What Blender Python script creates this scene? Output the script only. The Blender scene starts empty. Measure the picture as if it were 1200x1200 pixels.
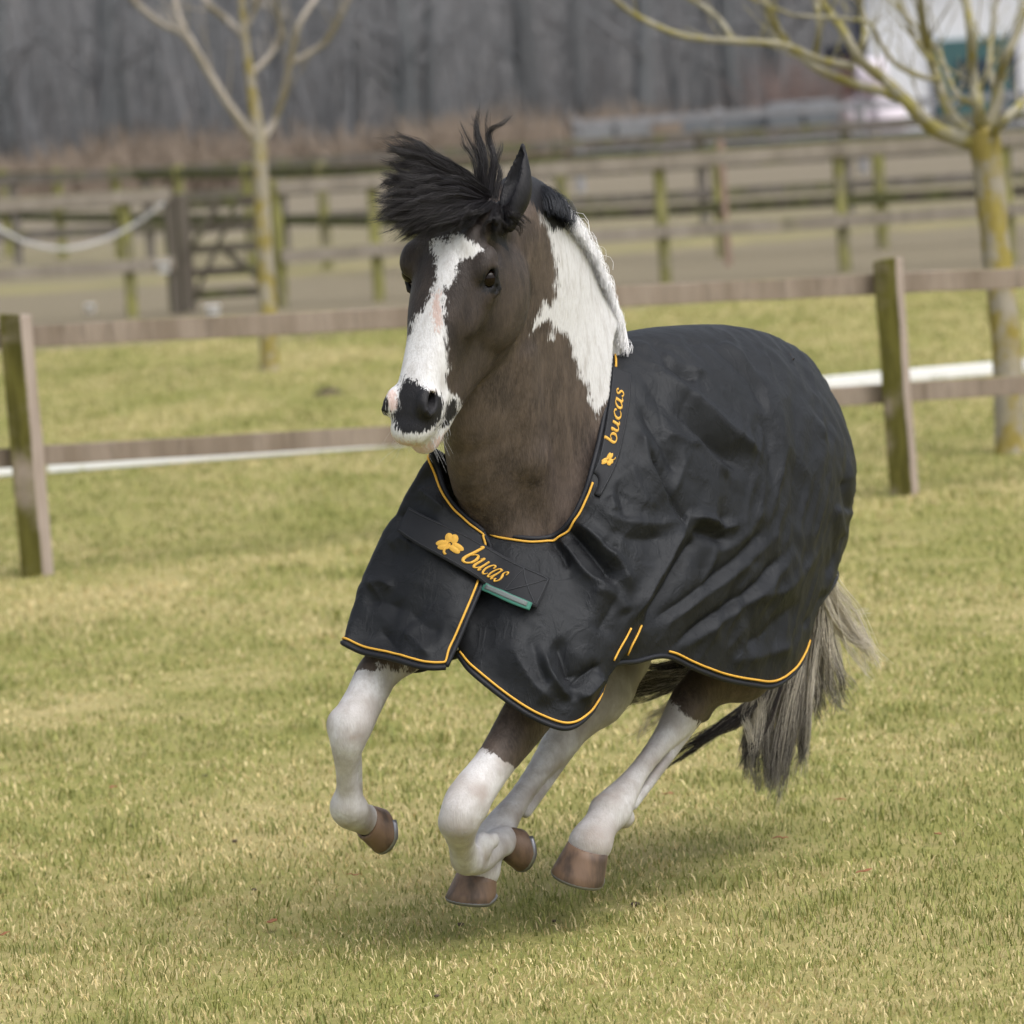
import bpy, bmesh, math, random
import numpy as np
from mathutils import Vector, Matrix
from mathutils.bvhtree import BVHTree

# ------------------------------------------------------------------ camera, sky, sun, exposure
F = 5688.0                      # focal length in pixels of a 1200 px frame
HC = 2.1                        # camera height
PITCH = math.radians(5.21); ROLL = math.radians(4.0)
FW = np.array([0, math.cos(PITCH), -math.sin(PITCH)])
_R0 = np.array([1., 0, 0]); _U0 = np.array([0, math.sin(PITCH), math.cos(PITCH)])
RT = math.cos(ROLL)*_R0 - math.sin(ROLL)*_U0
UP = math.sin(ROLL)*_R0 + math.cos(ROLL)*_U0
CAM = np.array([0, 0, HC])
scn = bpy.context.scene
col = scn.collection
cam = bpy.data.cameras.new('camera'); camo = bpy.data.objects.new('camera', cam); col.objects.link(camo)
cam.sensor_width = 36; cam.lens = F/1200*36; cam.clip_end = 1500; cam.clip_start = .1
M = Matrix((( RT[0], UP[0], -FW[0], CAM[0]), (RT[1], UP[1], -FW[1], CAM[1]), (RT[2], UP[2], -FW[2], CAM[2]), (0, 0, 0, 1)))
camo.matrix_world = M
cam.dof.use_dof = True; cam.dof.focus_distance = 11.42; cam.dof.aperture_fstop = 5.0
scn.camera = camo

SUN_EL, SUN_AZ = 60, 135        # degrees; azimuth clockwise from +Y
world = bpy.data.worlds.new('World'); scn.world = world; world.use_nodes = True
nt = world.node_tree; nt.nodes.clear()
sky = nt.nodes.new('ShaderNodeTexSky'); sky.sky_type = 'NISHITA'; sky.sun_disc = False
sky.sun_elevation = math.radians(SUN_EL); sky.sun_rotation = math.radians(SUN_AZ)
sky.air_density = 1.0; sky.dust_density = 4.0; sky.ozone_density = 1.0
hs = nt.nodes.new('ShaderNodeHueSaturation'); hs.inputs['Saturation'].default_value = .38
bg = nt.nodes.new('ShaderNodeBackground'); bg.inputs[1].default_value = .15
wo = nt.nodes.new('ShaderNodeOutputWorld')
nt.links.new(sky.outputs[0], hs.inputs['Color']); nt.links.new(hs.outputs[0], bg.inputs[0]); nt.links.new(bg.outputs[0], wo.inputs[0])
sun = bpy.data.lights.new('sun', 'SUN'); sun.energy = 1.3; sun.angle = math.radians(55); sun.color = (1, .98, .95)
suno = bpy.data.objects.new('sun', sun); col.objects.link(suno)
_az, _el = math.radians(SUN_AZ), math.radians(SUN_EL)
_sd = Vector((math.sin(_az)*math.cos(_el), math.cos(_az)*math.cos(_el), math.sin(_el)))
suno.rotation_euler = _sd.to_track_quat('Z', 'Y').to_euler(); suno.location = (0, 0, 20)
scn.view_settings.view_transform = 'Standard'; scn.view_settings.look = 'None'
scn.view_settings.exposure = 0.62; scn.view_settings.gamma = 1
scn.render.engine = 'CYCLES'
try:
    scn.cycles.use_denoising = True; scn.cycles.denoiser = 'OPENIMAGEDENOISE'
except Exception:
    pass
scn.cycles.use_adaptive_sampling = True; scn.cycles.adaptive_threshold = .02; scn.cycles.max_bounces = 6; scn.cycles.diffuse_bounces = 3; scn.cycles.transparent_max_bounces = 8

# ------------------------------------------------------------------ measuring helpers (photo pixel -> real place)
def ray(x, y): return FW + (x-600)/F*RT - (y-600)/F*UP
def at(x, y, d): return CAM + d*ray(x, y)                       # point at distance d
def ground(x, y, z=0.):
    r = ray(x, y); return CAM + (z-HC)/r[2]*r                   # where a pixel meets the ground
def pix(p):
    d = np.asarray(p) - CAM; k = d @ FW
    return np.stack([600+F*(d@RT)/k, 600-F*(d@UP)/k], -1)
TH = math.radians(36)
HD = np.array([-math.sin(TH), -math.cos(TH), 0.]); LF = np.array([-HD[1], HD[0], 0.]); ZZ = np.array([0, 0, 1.])
ORG = at(605, 620, 11.75); ORG[2] = 0
def hw(f, l, z): return ORG + np.multiply.outer(f, HD) + np.multiply.outer(l, LF) + np.multiply.outer(z, ZZ)
def toh(p):
    d = np.asarray(p) - ORG; return np.stack([d@HD, d@LF, d@ZZ], -1)
def fromh(q): q = np.asarray(q); return hw(q[..., 0], q[..., 1], q[..., 2])
def J(x, y, l):                                                 # pixel on the horse's fore-and-aft plane at side offset l
    r = ray(x, y); t = ((ORG-CAM) @ LF + l)/(r @ LF); return toh(CAM + t*r)
def JD(x, y, d): return toh(at(x, y, d))

# ------------------------------------------------------------------ object helpers
def tag(o, label=None, cat=None, group=None, kind=None):
    if label: o['label'] = label
    if cat: o['category'] = cat
    if group: o['group'] = group
    if kind: o['kind'] = kind
    return o
def empty(name, loc=(0, 0, 0)):
    o = bpy.data.objects.new(name, None); col.objects.link(o); o.location = loc; o.empty_display_size = .1; return o
def wmat(o):
    b = Matrix.LocRotScale(o.location, o.rotation_euler, o.scale)
    return wmat(o.parent) @ o.matrix_parent_inverse @ b if o.parent else b
def link(name, me, mat=None, parent=None):
    if mat is not None and not me.materials: me.materials.append(mat)
    o = bpy.data.objects.new(name, me); col.objects.link(o)
    if parent is not None:
        o.parent = parent
        o.matrix_parent_inverse = wmat(parent).inverted()
    return o
def mesh(name, v, f, smooth=True):
    me = bpy.data.meshes.new(name); v = np.asarray(v, dtype=np.float32).reshape(-1, 3)
    if isinstance(f, np.ndarray):
        n, k = f.shape
        me.vertices.add(len(v)); me.vertices.foreach_set('co', v.ravel())
        me.loops.add(n*k); me.loops.foreach_set('vertex_index', f.astype(np.int32).ravel())
        me.polygons.add(n); me.polygons.foreach_set('loop_start', np.arange(0, n*k, k, dtype=np.int32))
        me.polygons.foreach_set('loop_total', np.full(n, k, dtype=np.int32))
        me.update(calc_edges=True)
    else:
        me.from_pydata([tuple(map(float, q)) for q in v], [], [tuple(map(int, q)) for q in f]); me.update()
    if smooth: me.polygons.foreach_set('use_smooth', np.ones(len(me.polygons), dtype=bool))
    return me
def fattr(me, name, vals):
    a = me.attributes.new(name, 'FLOAT', 'POINT'); a.data.foreach_set('value', np.asarray(vals, dtype=np.float32))
def cattr(me, name, vals):
    a = me.attributes.new(name, 'FLOAT_COLOR', 'POINT'); v = np.ones((len(vals), 4), np.float32); v[:, :3] = vals
    a.data.foreach_set('color', v.ravel())
class MB:
    def __init__(s): s.v = []; s.f = []; s.n = 0
    def add(s, v, f):
        v = np.asarray(v, float).reshape(-1, 3); s.v.append(v); s.f += [tuple(i+s.n for i in q) for q in f]; s.n += len(v)
    def tube(s, pts, rad, n=8, cap=True, flat=None):
        v, f = tube(pts, rad, n, cap, flat); s.add(v, f)
    def box(s, c, ax, half, jit=0, rnd=random):
        c = np.asarray(c, float); v = []
        for a in (-1, 1):
            for b in (-1, 1):
                for d in (-1, 1):
                    v.append(c + a*half[0]*ax[0] + b*half[1]*ax[1] + d*half[2]*ax[2] + (np.array([rnd.uniform(-jit, jit) for _ in range(3)]) if jit else 0))
        s.add(v, [(0, 1, 3, 2), (4, 6, 7, 5), (0, 4, 5, 1), (2, 3, 7, 6), (0, 2, 6, 4), (1, 5, 7, 3)])
    def build(s, name, mat, parent=None, smooth=False, bevel=0):
        v = np.concatenate(s.v); me = mesh(name, v, s.f, smooth)
        if len(v) < 6000:
            bb = bmesh.new(); bb.from_mesh(me); bmesh.ops.recalc_face_normals(bb, faces=bb.faces); bb.to_mesh(me); bb.free()
        o = link(name, me, mat, parent)
        if bevel:
            b = o.modifiers.new('bevel', 'BEVEL'); b.width = bevel; b.segments = 2; b.limit_method = 'ANGLE'
        return o
def frames(pts):
    pts = np.asarray(pts, float); t = np.gradient(pts, axis=0); t /= np.linalg.norm(t, axis=1)[:, None]+1e-12
    a = np.array([0, 0, 1.]) if abs(t[0][2]) < .9 else np.array([1., 0, 0])
    n = np.zeros_like(pts); x = np.cross(t[0], a); x /= np.linalg.norm(x)
    for i in range(len(pts)):
        x = x - t[i]*(x@t[i]); x /= np.linalg.norm(x)+1e-12; n[i] = x
    return t, n, np.cross(t, n)
def tube(pts, rad, n=8, cap=True, flat=None):
    pts = np.asarray(pts, float); m = len(pts); rad = np.broadcast_to(np.asarray(rad, float), (m,))
    t, a, b = frames(pts); th = np.arange(n)*2*math.pi/n
    v = pts[:, None, :] + rad[:, None, None]*(np.cos(th)[None, :, None]*a[:, None, :] + np.sin(th)[None, :, None]*b[:, None, :])
    v = v.reshape(-1, 3); f = []
    for i in range(m-1):
        for j in range(n):
            k = (j+1) % n; f.append((i*n+j, i*n+k, (i+1)*n+k, (i+1)*n+j))
    if cap: f.append(tuple(range(n))[::-1]); f.append(tuple((m-1)*n+j for j in range(n)))
    return v, f
def catmull(p, m, ghost0=None, ghost1=None):
    """p: (n, ...) control points -> (m, ...) samples, uniform Catmull-Rom"""
    p = np.asarray(p, float); n = len(p)
    g0 = 2*p[0]-p[1] if ghost0 is None else ghost0; g1 = 2*p[-1]-p[-2] if ghost1 is None else ghost1
    q = np.concatenate([g0[None], p, g1[None]]); u = np.linspace(0, n-1, m); i = np.minimum(u.astype(int), n-2); t = (u-i)
    sh = (m,)+(1,)*(p.ndim-1); t = t.reshape(sh)
    a, b, c, d = q[i], q[i+1], q[i+2], q[i+3]
    return .5*((2*b)+(c-a)*t+(2*a-5*b+4*c-d)*t*t+(3*b-3*c+d-a)*t**3)
def vnoise(p, seed=0):
    """cheap smooth 3d value noise, about -1..1"""
    p = np.asarray(p, float); i = np.floor(p).astype(np.int64); f = p-i; f = f*f*(3-2*f)
    def h(ix, iy, iz):
        n = (ix*374761393 + iy*668265263 + iz*2147483647 + seed*974711) & 0x7fffffff
        n = ((n ^ (n >> 13))*1274126177) & 0x7fffffff
        return ((n ^ (n >> 16)) & 0xffff)/32767.5-1
    o = 0
    for dx in (0, 1):
        for dy in (0, 1):
            for dz in (0, 1):
                w = (f[..., 0] if dx else 1-f[..., 0])*(f[..., 1] if dy else 1-f[..., 1])*(f[..., 2] if dz else 1-f[..., 2])
                o = o + w*h(i[..., 0]+dx, i[..., 1]+dy, i[..., 2]+dz)
    return o
def polysd(P, poly):
    """signed distance (positive inside) of points P (n,2) to polygon"""
    poly = np.asarray(poly, float); d = np.full(len(P), 1e9); ins = np.zeros(len(P), bool)
    for a, b in zip(poly, np.roll(poly, -1, 0)):
        e = b-a; w = P-a; h = np.clip((w@e)/(e@e+1e-12), 0, 1); d = np.minimum(d, np.linalg.norm(w-h[:, None]*e, axis=1))
        c = ((a[1] > P[:, 1]) != (b[1] > P[:, 1])); xx = (b[0]-a[0])*(P[:, 1]-a[1])/((b[1]-a[1]) if b[1] != a[1] else 1e-9)+a[0]
        ins ^= c & (P[:, 0] < xx)
    return np.where(ins, d, -d)

# ------------------------------------------------------------------ material helpers
def mat(name, base=(.5, .5, .5), rough=.8, spec=.3):
    m = bpy.data.materials.new(name); m.use_nodes = True; t = m.node_tree; b = t.nodes['Principled BSDF']
    b.inputs['Base Color'].default_value = (*base, 1); b.inputs['Roughness'].default_value = rough
    b.inputs['Specular IOR Level'].default_value = spec
    return m, t, b
def N(t, kind, **kw):
    n = t.nodes.new(kind)
    for k, v in kw.items():
        if k.startswith('i_'):
            key = k[2:]; key = int(key) if key.isdigit() else key.replace('_', ' ')
            n.inputs[key].default_value = v
        else: setattr(n, k, v)
    return n
def noise(t, scale, detail=4, rough=.55, vec=None, stretch=None, coord='Object'):
    n = N(t, 'ShaderNodeTexNoise'); n.inputs['Scale'].default_value = scale; n.inputs['Detail'].default_value = detail; n.inputs['Roughness'].default_value = rough
    if vec is None:
        tc = N(t, 'ShaderNodeTexCoord'); vec = tc.outputs[coord]
    if stretch is not None:
        mp = N(t, 'ShaderNodeMapping'); mp.inputs['Scale'].default_value = stretch; t.links.new(vec, mp.inputs[0]); vec = mp.outputs[0]
    t.links.new(vec, n.inputs['Vector']); return n.outputs['Fac']
def ramp(t, fac, stops):
    r = N(t, 'ShaderNodeValToRGB'); e = r.color_ramp.elements
    while len(e) > 2: e.remove(e[-1])
    for i, (p, c) in enumerate(stops):
        q = e[i] if i < 2 else e.new(p)
        q.position = p; q.color = (*c, 1) if len(c) == 3 else c
    t.links.new(fac, r.inputs[0]); return r.outputs[0]
def mix(t, fac, a, b, blend='MIX'):
    m = N(t, 'ShaderNodeMix', data_type='RGBA', blend_type=blend)
    for s, v in ((m.inputs[0], fac), (m.inputs[6], a), (m.inputs[7], b)):
        if isinstance(v, (int, float)): s.default_value = v
        elif isinstance(v, tuple): s.default_value = (*v, 1) if len(v) == 3 else v
        else: t.links.new(v, s)
    return m.outputs[2]
def math_(t, op, a, b=0., clamp=False):
    m = N(t, 'ShaderNodeMath', operation=op); m.use_clamp = clamp
    for s, v in ((m.inputs[0], a), (m.inputs[1], b)):
        if isinstance(v, (int, float)): s.default_value = v
        else: t.links.new(v, s)
    return m.outputs[0]
def smooth(t, x, lo, hi):
    m = N(t, 'ShaderNodeMapRange', interpolation_type='SMOOTHSTEP'); m.inputs[1].default_value = lo; m.inputs[2].default_value = hi
    t.links.new(x, m.inputs[0]); return m.outputs[0]
def bump(t, b, h, strength=.3, dist=.01):
    n = N(t, 'ShaderNodeBump'); n.inputs['Strength'].default_value = strength; n.inputs['Distance'].default_value = dist
    t.links.new(h, n.inputs['Height']); t.links.new(n.outputs[0], b.inputs['Normal'])
def attr(t, name, out='Fac'):
    a = N(t, 'ShaderNodeAttribute', attribute_name=name); return a.outputs[out]
# ------------------------------------------------------------------ ground
FP0, FP1 = ground(45, 675), ground(1060, 580)                  # feet of the near fence posts
NFD = (FP1-FP0); NFL = np.linalg.norm(NFD); NFD /= NFL
NFN = np.array([-NFD[1], NFD[0], 0.]);                          # points away from the camera
m_ground, t, b = mat('turf', rough=.95, spec=.1)
geo = N(t, 'ShaderNodeNewGeometry').outputs['Position']; sep = N(t, 'ShaderNodeSeparateXYZ'); t.links.new(geo, sep.inputs[0])
nb1 = noise(t, .9, 5, .6, geo, (1, .55, 1)); nb2 = noise(t, 5, 5, .65, geo); nb3 = noise(t, 40, 4, .6, geo); nw = noise(t, .18, 3, .6, geo, (1, .5, 1))
Yw = math_(t, 'ADD', sep.outputs[1], math_(t, 'MULTIPLY', math_(t, 'SUBTRACT', nw, .5), 9.))
Yw = math_(t, 'ADD', Yw, math_(t, 'MULTIPLY', math_(t, 'SUBTRACT', nb1, .5), 4.))
g_green = mix(t, nb3, (.17, .175, .050), (.28, .265, .085)); g_straw = mix(t, nb3, (.38, .315, .155), (.29, .255, .10))
gr = mix(t, smooth(t, math_(t, 'ADD', math_(t, 'MULTIPLY', nb1, .55), math_(t, 'MULTIPLY', nb2, .45)), .40, .62), g_green, g_straw)
dirt = mix(t, nb2, (.155, .13, .085), (.22, .19, .135)); dry = mix(t, nb2, (.185, .168, .095), (.225, .19, .13)); sand = mix(t, nb2, (.165, .14, .10), (.22, .19, .14)); litter = mix(t, nb2, (.17, .13, .095), (.25, .20, .15))
def band_(lo, hi, w=1.2): return math_(t, 'MULTIPLY', smooth(t, Yw, lo-w, lo+w), math_(t, 'SUBTRACT', 1., smooth(t, Yw, hi-w, hi+w)))
c = mix(t, band_(41.5, 54.2), gr, dirt); c = mix(t, smooth(t, Yw, 53, 57), c, dry); c = mix(t, smooth(t, Yw, 68, 72), c, sand); c = mix(t, smooth(t, Yw, 96, 104), c, litter)
t.links.new(c, b.inputs['Base Color']); bump(t, b, nb3, .6, .03)
q = MB(); q.add([(-160, -20, 0), (160, -20, 0), (160, 420, 0), (-160, 420, 0)], [(0, 1, 2, 3)]); tag(q.build('ground', m_ground), kind='structure')

# ------------------------------------------------------------------ grass blades (the lawn the horse crosses)
def grass(name, label, y0, y1, n, hmul, wmul, seed, half=1.35):
    r = np.random.default_rng(seed); Y = y0*(y1/y0)**(r.random(n)**1.15); far_ = np.clip((Y-y0)/(y1-y0), 0, 1); X = (r.random(n)*2-1)*(Y*.1055*half+.35)
    P0 = np.stack([X, Y, np.zeros(n)], 1)
    tuft = vnoise(P0*np.array([7, 7, 1]), 31); big = vnoise(P0*np.array([.9, .5, 1]), 33); mid = vnoise(P0*np.array([2.6, 1.8, 1]), 35); fine = vnoise(P0*np.array([16, 16, 1]), 37)
    dn = (P0-FP0)@NFN; trk = np.exp(-((dn+.65+.35*big)/.55)**2)
    straw = .40+.40*big+.34*mid+.22*fine+.60*trk-.14*np.clip((Y-12)/5, 0, 1)+.20*np.clip((12.6-Y)/1.6, 0, 1)
    bare = np.clip((vnoise(P0*np.array([1.7, 1.2, 1]), 51)+.45*vnoise(P0*np.array([6, 5, 1]), 52)-.55)*3, 0, 1); tall = np.clip((vnoise(P0*np.array([4.2, 4.2, 1]), 53)-.45)*3, 0, 1)
    straw = straw+.35*bare-.55*tall
    isw = r.random(n) < np.clip(straw, .06, .92)
    u_ = r.random((n, 1)); gcol = np.array([.18, .21, .055])*(1-u_)+np.array([.39, .385, .125])*u_; u_ = r.random((n, 1)); scol = np.array([.55, .43, .19])*(1-u_)+np.array([.86, .72, .41])*u_
    colr = np.where(isw[:, None], scol, gcol)*(.66+.44*r.random((n, 1)))
    h = (.011+.016*r.random(n)**1.5+.007*np.clip(tuft, -1, 1))*hmul*(1+.35*far_)*(1-.5*bare+.9*tall)*np.where(isw, .9, 1.1); az = r.random(n)*2*math.pi; lean = np.where(isw, .75, .45)+.35*r.random(n)
    w = (.0009+.0009*r.random(n))*wmul*(Y/10)**.9; d = np.stack([np.cos(az), np.sin(az), np.zeros(n)], 1); s = np.stack([-np.sin(az+.6*r.normal(size=n)), np.cos(az), np.zeros(n)], 1)
    m1 = P0+d*(h*lean*.35)[:, None]+np.array([0, 0, 1.])*(h*.62)[:, None]; tp = P0+d*(h*lean)[:, None]+np.array([0, 0, 1.])*(h*(1-.25*lean))[:, None]
    V = np.stack([P0-s*w[:, None], P0+s*w[:, None], m1+s*w[:, None]*.8, m1-s*w[:, None]*.8, tp], 1).reshape(-1, 3)
    ix = np.arange(n)[:, None]*5; tri = np.concatenate([ix+np.array([0, 1, 2]), ix+np.array([0, 2, 3]), ix+np.array([3, 2, 4])]).reshape(-1, 3)
    me = mesh(name, V, tri, False); cattr(me, 'blade', np.repeat(colr, 5, 0))
    return tag(link(name, me, m_blade), label, 'grass', kind='stuff')
m_blade, t, b = mat('grass_blade', rough=.6, spec=.25); t.links.new(attr(t, 'blade', 'Color'), b.inputs['Base Color'])
tr_ = N(t, 'ShaderNodeBsdfTranslucent'); t.links.new(attr(t, 'blade', 'Color'), tr_.inputs[0]); mx = N(t, 'ShaderNodeMixShader', i_0=.3); t.links.new(b.outputs[0], mx.inputs[1]); t.links.new(tr_.outputs[0], mx.inputs[2]); t.links.new(mx.outputs[0], t.nodes['Material Output'].inputs[0])
grass('grass', 'short straw and green grass under the horse and back past the fence', 9.8, 41.0, 300000, 1.0, 1.0, 5, 1.5)

# fallen leaves and clods lying in the grass
m_leaf, t, b = mat('dead_leaf', rough=.8); nn = noise(t, 60); t.links.new(mix(t, nn, (.20, .075, .03), (.34, .15, .07)), b.inputs['Base Color'])
m_clod, t, b = mat('earth_clod', (.075, .056, .04), .95)
rl = random.Random(4)
def leaf(px_pos, s, mt, name, label, cat, group):
    p = ground(*px_pos); q = MB(); a = rl.uniform(0, 6.28); v = []; L_ = s; nn_ = 7
    ca, sa = math.cos(a), math.sin(a)
    if name == 'dead_leaf':
        for i in range(nn_):
            u_ = i/(nn_-1); w = .42*L_*math.sin(math.pi*min(1, u_*.95+.05))**.8; zc = .026+.35*L_*(u_-.5)**2+.006*rl.random()
            for sgn_ in (-1, 0, 1): x = (u_-.5)*2*L_; y = sgn_*w; v.append(p+np.array([x*ca-y*sa, x*sa+y*ca, zc+abs(sgn_)*.25*w]))
        f = [(i*3+k, i*3+k+1, i*3+k+4, i*3+k+3) for i in range(nn_-1) for k in (0, 1)]
        q.add(v, f)
    else:
        vv_, ff_ = uvball(p+np.array([0, 0, .010]), 1., 9, 6); vv_ = np.array(vv_)-p
        nz_ = 1+.35*vnoise(vv_*2.1+rl.random()*20, 3)[:, None]; vv_ = (vv_-np.array([0, 0, .01]))*nz_*np.array([s, s*.8, s*.45]); q.add(vv_+p+np.array([0, 0, .006]), ff_)
    o = q.build(name, mt, None, True); tag(o, label, cat, group)
    if name == 'dead_leaf': so_ = o.modifiers.new('thick', 'SOLIDIFY'); so_.thickness = .001
def uvball(c, r, nu=16, nv=10):
    v = []; f = []; c = np.asarray(c, float)
    for i in range(nv+1):
        a = math.pi*i/nv
        for j in range(nu): p_ = 2*math.pi*j/nu; v.append(c+r*np.array([math.sin(a)*math.cos(p_), math.sin(a)*math.sin(p_), math.cos(a)]))
    for i in range(nv):
        for j in range(nu): k = (j+1) % nu; f.append((i*nu+j, (i+1)*nu+j, (i+1)*nu+k, i*nu+k))
    return v, f
LG, CG = 'fallen leaves in the short grass', 'small dark clods in the grass'
for p, lab in (((6, 1108), 'rust coloured fallen leaf at the left edge of the foreground grass'), ((415, 1038), 'small reddish leaf left of the folded forefoot'), ((134, 934), 'small red leaf in the grass left of the raised foreleg'), ((915, 995), 'red fallen leaf right of the left hind hoof, nearer one'), ((1013, 1035), 'orange brown fallen leaf in the grass below the tail'), ((1100, 990), 'pale brown leaf in the grass at lower right'), ((320, 1093), 'brown leaf in the grass below the raised foreleg'), ((784, 942), 'pale reddish leaf in the grass behind the left hind leg'), ((985, 950), 'brown leaf lying under the tail tip')):
    leaf(p, rl.uniform(.016, .026), m_leaf, 'dead_leaf', lab, 'leaf', LG)
for p, lab in (((275, 988), 'dark clod in the grass below left of the raised foreleg'), ((240, 911), 'dark clod in the grass at mid left'), ((155, 970), 'small dark clod further left in the grass'), ((540, 1086), 'dark clod in the shade under the folded forefoot'), ((745, 1062), 'dark clod right of the left hind hoof'), ((512, 1170), 'dark clod near the bottom edge of the grass'), ((385, 463), 'brown clod on the grass behind the near fence'), ((650, 1082), 'dark clod in the shade under the left hind hoof'), ((298, 1045), 'tiny dark clod low left of the forefeet')):
    leaf(p, rl.uniform(.007, .012) if p[1] > 600 else .09, m_clod, 'earth_clod', lab, 'clod', CG)

# ------------------------------------------------------------------ weathered fences
def woodmat(name, a, b2, moss, mossamt=.5, mdir=(-.8, -.3, .35), s=1.):
    m, t, b = mat(name, rough=.9, spec=.15); tc = N(t, 'ShaderNodeTexCoord').outputs['Object']
    n1 = noise(t, 6*s, 4, .6, tc, (1, 1, .2)); n2 = noise(t, 26*s, 5, .65, tc, (1, 1, .12)); n3 = noise(t, 3.2*s, 4, .6, tc)
    base = mix(t, smooth(t, n1, .3, .7), a, b2); base = mix(t, math_(t, 'MULTIPLY', smooth(t, n2, .5, .75), .5), base, tuple(x*.45 for x in a))
    nr = N(t, 'ShaderNodeNewGeometry').outputs['Normal']; dt = N(t, 'ShaderNodeVectorMath', operation='DOT_PRODUCT'); t.links.new(nr, dt.inputs[0]); dt.inputs[1].default_value = mdir
    mm = smooth(t, math_(t, 'ADD', math_(t, 'MULTIPLY', dt.outputs['Value'], .45), math_(t, 'ADD', n3, mossamt-.95)), -.08, .22)
    mossc = mix(t, smooth(t, n2, .35, .65), moss, tuple(x*.5 for x in moss)); t.links.new(mix(t, mm, base, mossc), b.inputs['Base Color']); bump(t, b, n2, .9, .012); return m
m_post = woodmat('mossy_post', (.30, .24, .20), (.40, .33, .285), (.140, .128, .032), .46, (-.95, -.1, .25))
m_rail = woodmat('weathered_rail', (.205, .162, .125), (.295, .24, .195), (.30, .27, .08), .12, (0, 0, .9), 1.)
m_fpost = woodmat('far_post', (.16, .145, .10), (.23, .205, .15), (.29, .28, .10), .42, (-.5, -.5, .3))
m_frail = woodmat('far_rail', (.23, .20, .16), (.33, .29, .24), (.32, .31, .12), .26, (0, 0, 1.0), .6)
m_dark = woodmat('dark_wood', (.085, .072, .058), (.12, .105, .085), (.12, .125, .05), .25)
rf_ = random.Random(11)
def post(parent, p, h, w, m, lean=(0, 0), name='post', d=None, rot=0.):
    NFD_ = NFD*math.cos(rot)+NFN*math.sin(rot); NFN_ = NFN*math.cos(rot)-NFD*math.sin(rot)
    q = MB(); p = np.asarray(p, float); top = p+np.array([lean[0], lean[1], h]); d = d or w; prof = []
    n_ = 6
    for i in range(n_+1):
        u_ = i/n_; c_ = p+(top-p)*u_+np.array([rf_.uniform(-1, 1), rf_.uniform(-1, 1), 0])*w*.02; c_[2] -= .05*(i == 0)
        for a, b_ in ((-1, -1), (1, -1), (1, 1), (-1, 1)): prof.append(c_+NFD_*a*w/2*(1+rf_.uniform(-.03, .03))+NFN_*b_*d/2*(1+rf_.uniform(-.03, .03)))
    tz = [rf_.uniform(-.012, .012) for _ in range(4)]
    for k in range(4): prof[n_*4+k] = prof[n_*4+k]+np.array([0, 0, tz[k]])
    f = [(i*4+k, i*4+(k+1) % 4, (i+1)*4+(k+1) % 4, (i+1)*4+k) for i in range(n_) for k in range(4)]+[(n_*4, n_*4+1, n_*4+2, n_*4+3), (3, 2, 1, 0)]
    q.add(prof, f); return q.build(name, m, parent, False, w*.06)
def rail(parent, a, b_, h, d, m, name='rail', sag=0., n_=8):
    a = np.asarray(a, float); b_ = np.asarray(b_, float); ax = (b_-a); L_ = np.linalg.norm(ax); ax /= L_; out = np.cross(ax, ZZ); out /= np.linalg.norm(out); v = []
    for i in range(n_+1):
        u_ = i/n_; c_ = a+(b_-a)*u_-ZZ*sag*4*u_*(1-u_)+ZZ*rf_.uniform(-1, 1)*h*.03
        for s_, k in ((-1, -1), (1, -1), (1, 1), (-1, 1)): v.append(c_+out*s_*d/2+ZZ*k*h/2*(1+rf_.uniform(-.04, .04)))
    f = [(i*4+k, i*4+(k+1) % 4, (i+1)*4+(k+1) % 4, (i+1)*4+k) for i in range(n_) for k in range(4)]+[(n_*4, n_*4+1, n_*4+2, n_*4+3), (3, 2, 1, 0)]
    q = MB(); q.add(v, f); return q.build(name, m, parent, False, min(h, d)*.1)
# near fence: four posts, two rails per bay, rails fixed to the far side of the posts
nf = empty('fence', tuple((FP0+FP1)/2)); tag(nf, 'weathered two rail paddock fence with mossy posts just behind the horse', 'fence')
step = NFL/2
nposts = [FP0-NFD*step, FP0, (FP0+FP1)/2, FP1, FP1+NFD*step]
for i, p in enumerate(nposts): post(nf, p, 1.17 if i < 2 else 1.10, .112, m_post, (NFD*(-.012))[:2], rot=math.radians(56))
def onfence(x, y, off=.09):
    r_ = ray(x, y); p0 = FP0+NFN*off; t_ = ((p0-CAM)@NFN)/(r_@NFN); return CAM+t_*r_
tl = [onfence(38, 394), onfence(456, 373)]; tr2 = [onfence(760, 346), onfence(1200, 325)]; bl = [onfence(54, 533.5), onfence(433, 511.5)]; br = [onfence(987, 464), onfence(1200, 451)]
def ext(a, b_, s_):                                              # height of the rail line at fence coordinate s
    sa, sb = (a-FP0)@NFD, (b_-FP0)@NFD; return a[2]+(b_[2]-a[2])*(s_-sa)/(sb-sa)
for k in range(4):
    s0, s1 = (nposts[k]-FP0)@NFD+.004, (nposts[k+1]-FP0)@NFD-.004
    for (L_, R_, hh) in ((tl, tr2, .095), (bl, br, .088)):
        A_ = L_ if k < 2 else R_; z0, z1 = ext(*A_, s0), ext(*A_, s1)
        rail(nf, FP0+NFD*s0+NFN*.088+ZZ*z0, FP0+NFD*s1+NFN*.088+ZZ*z1, hh, .036, m_rail)
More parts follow.
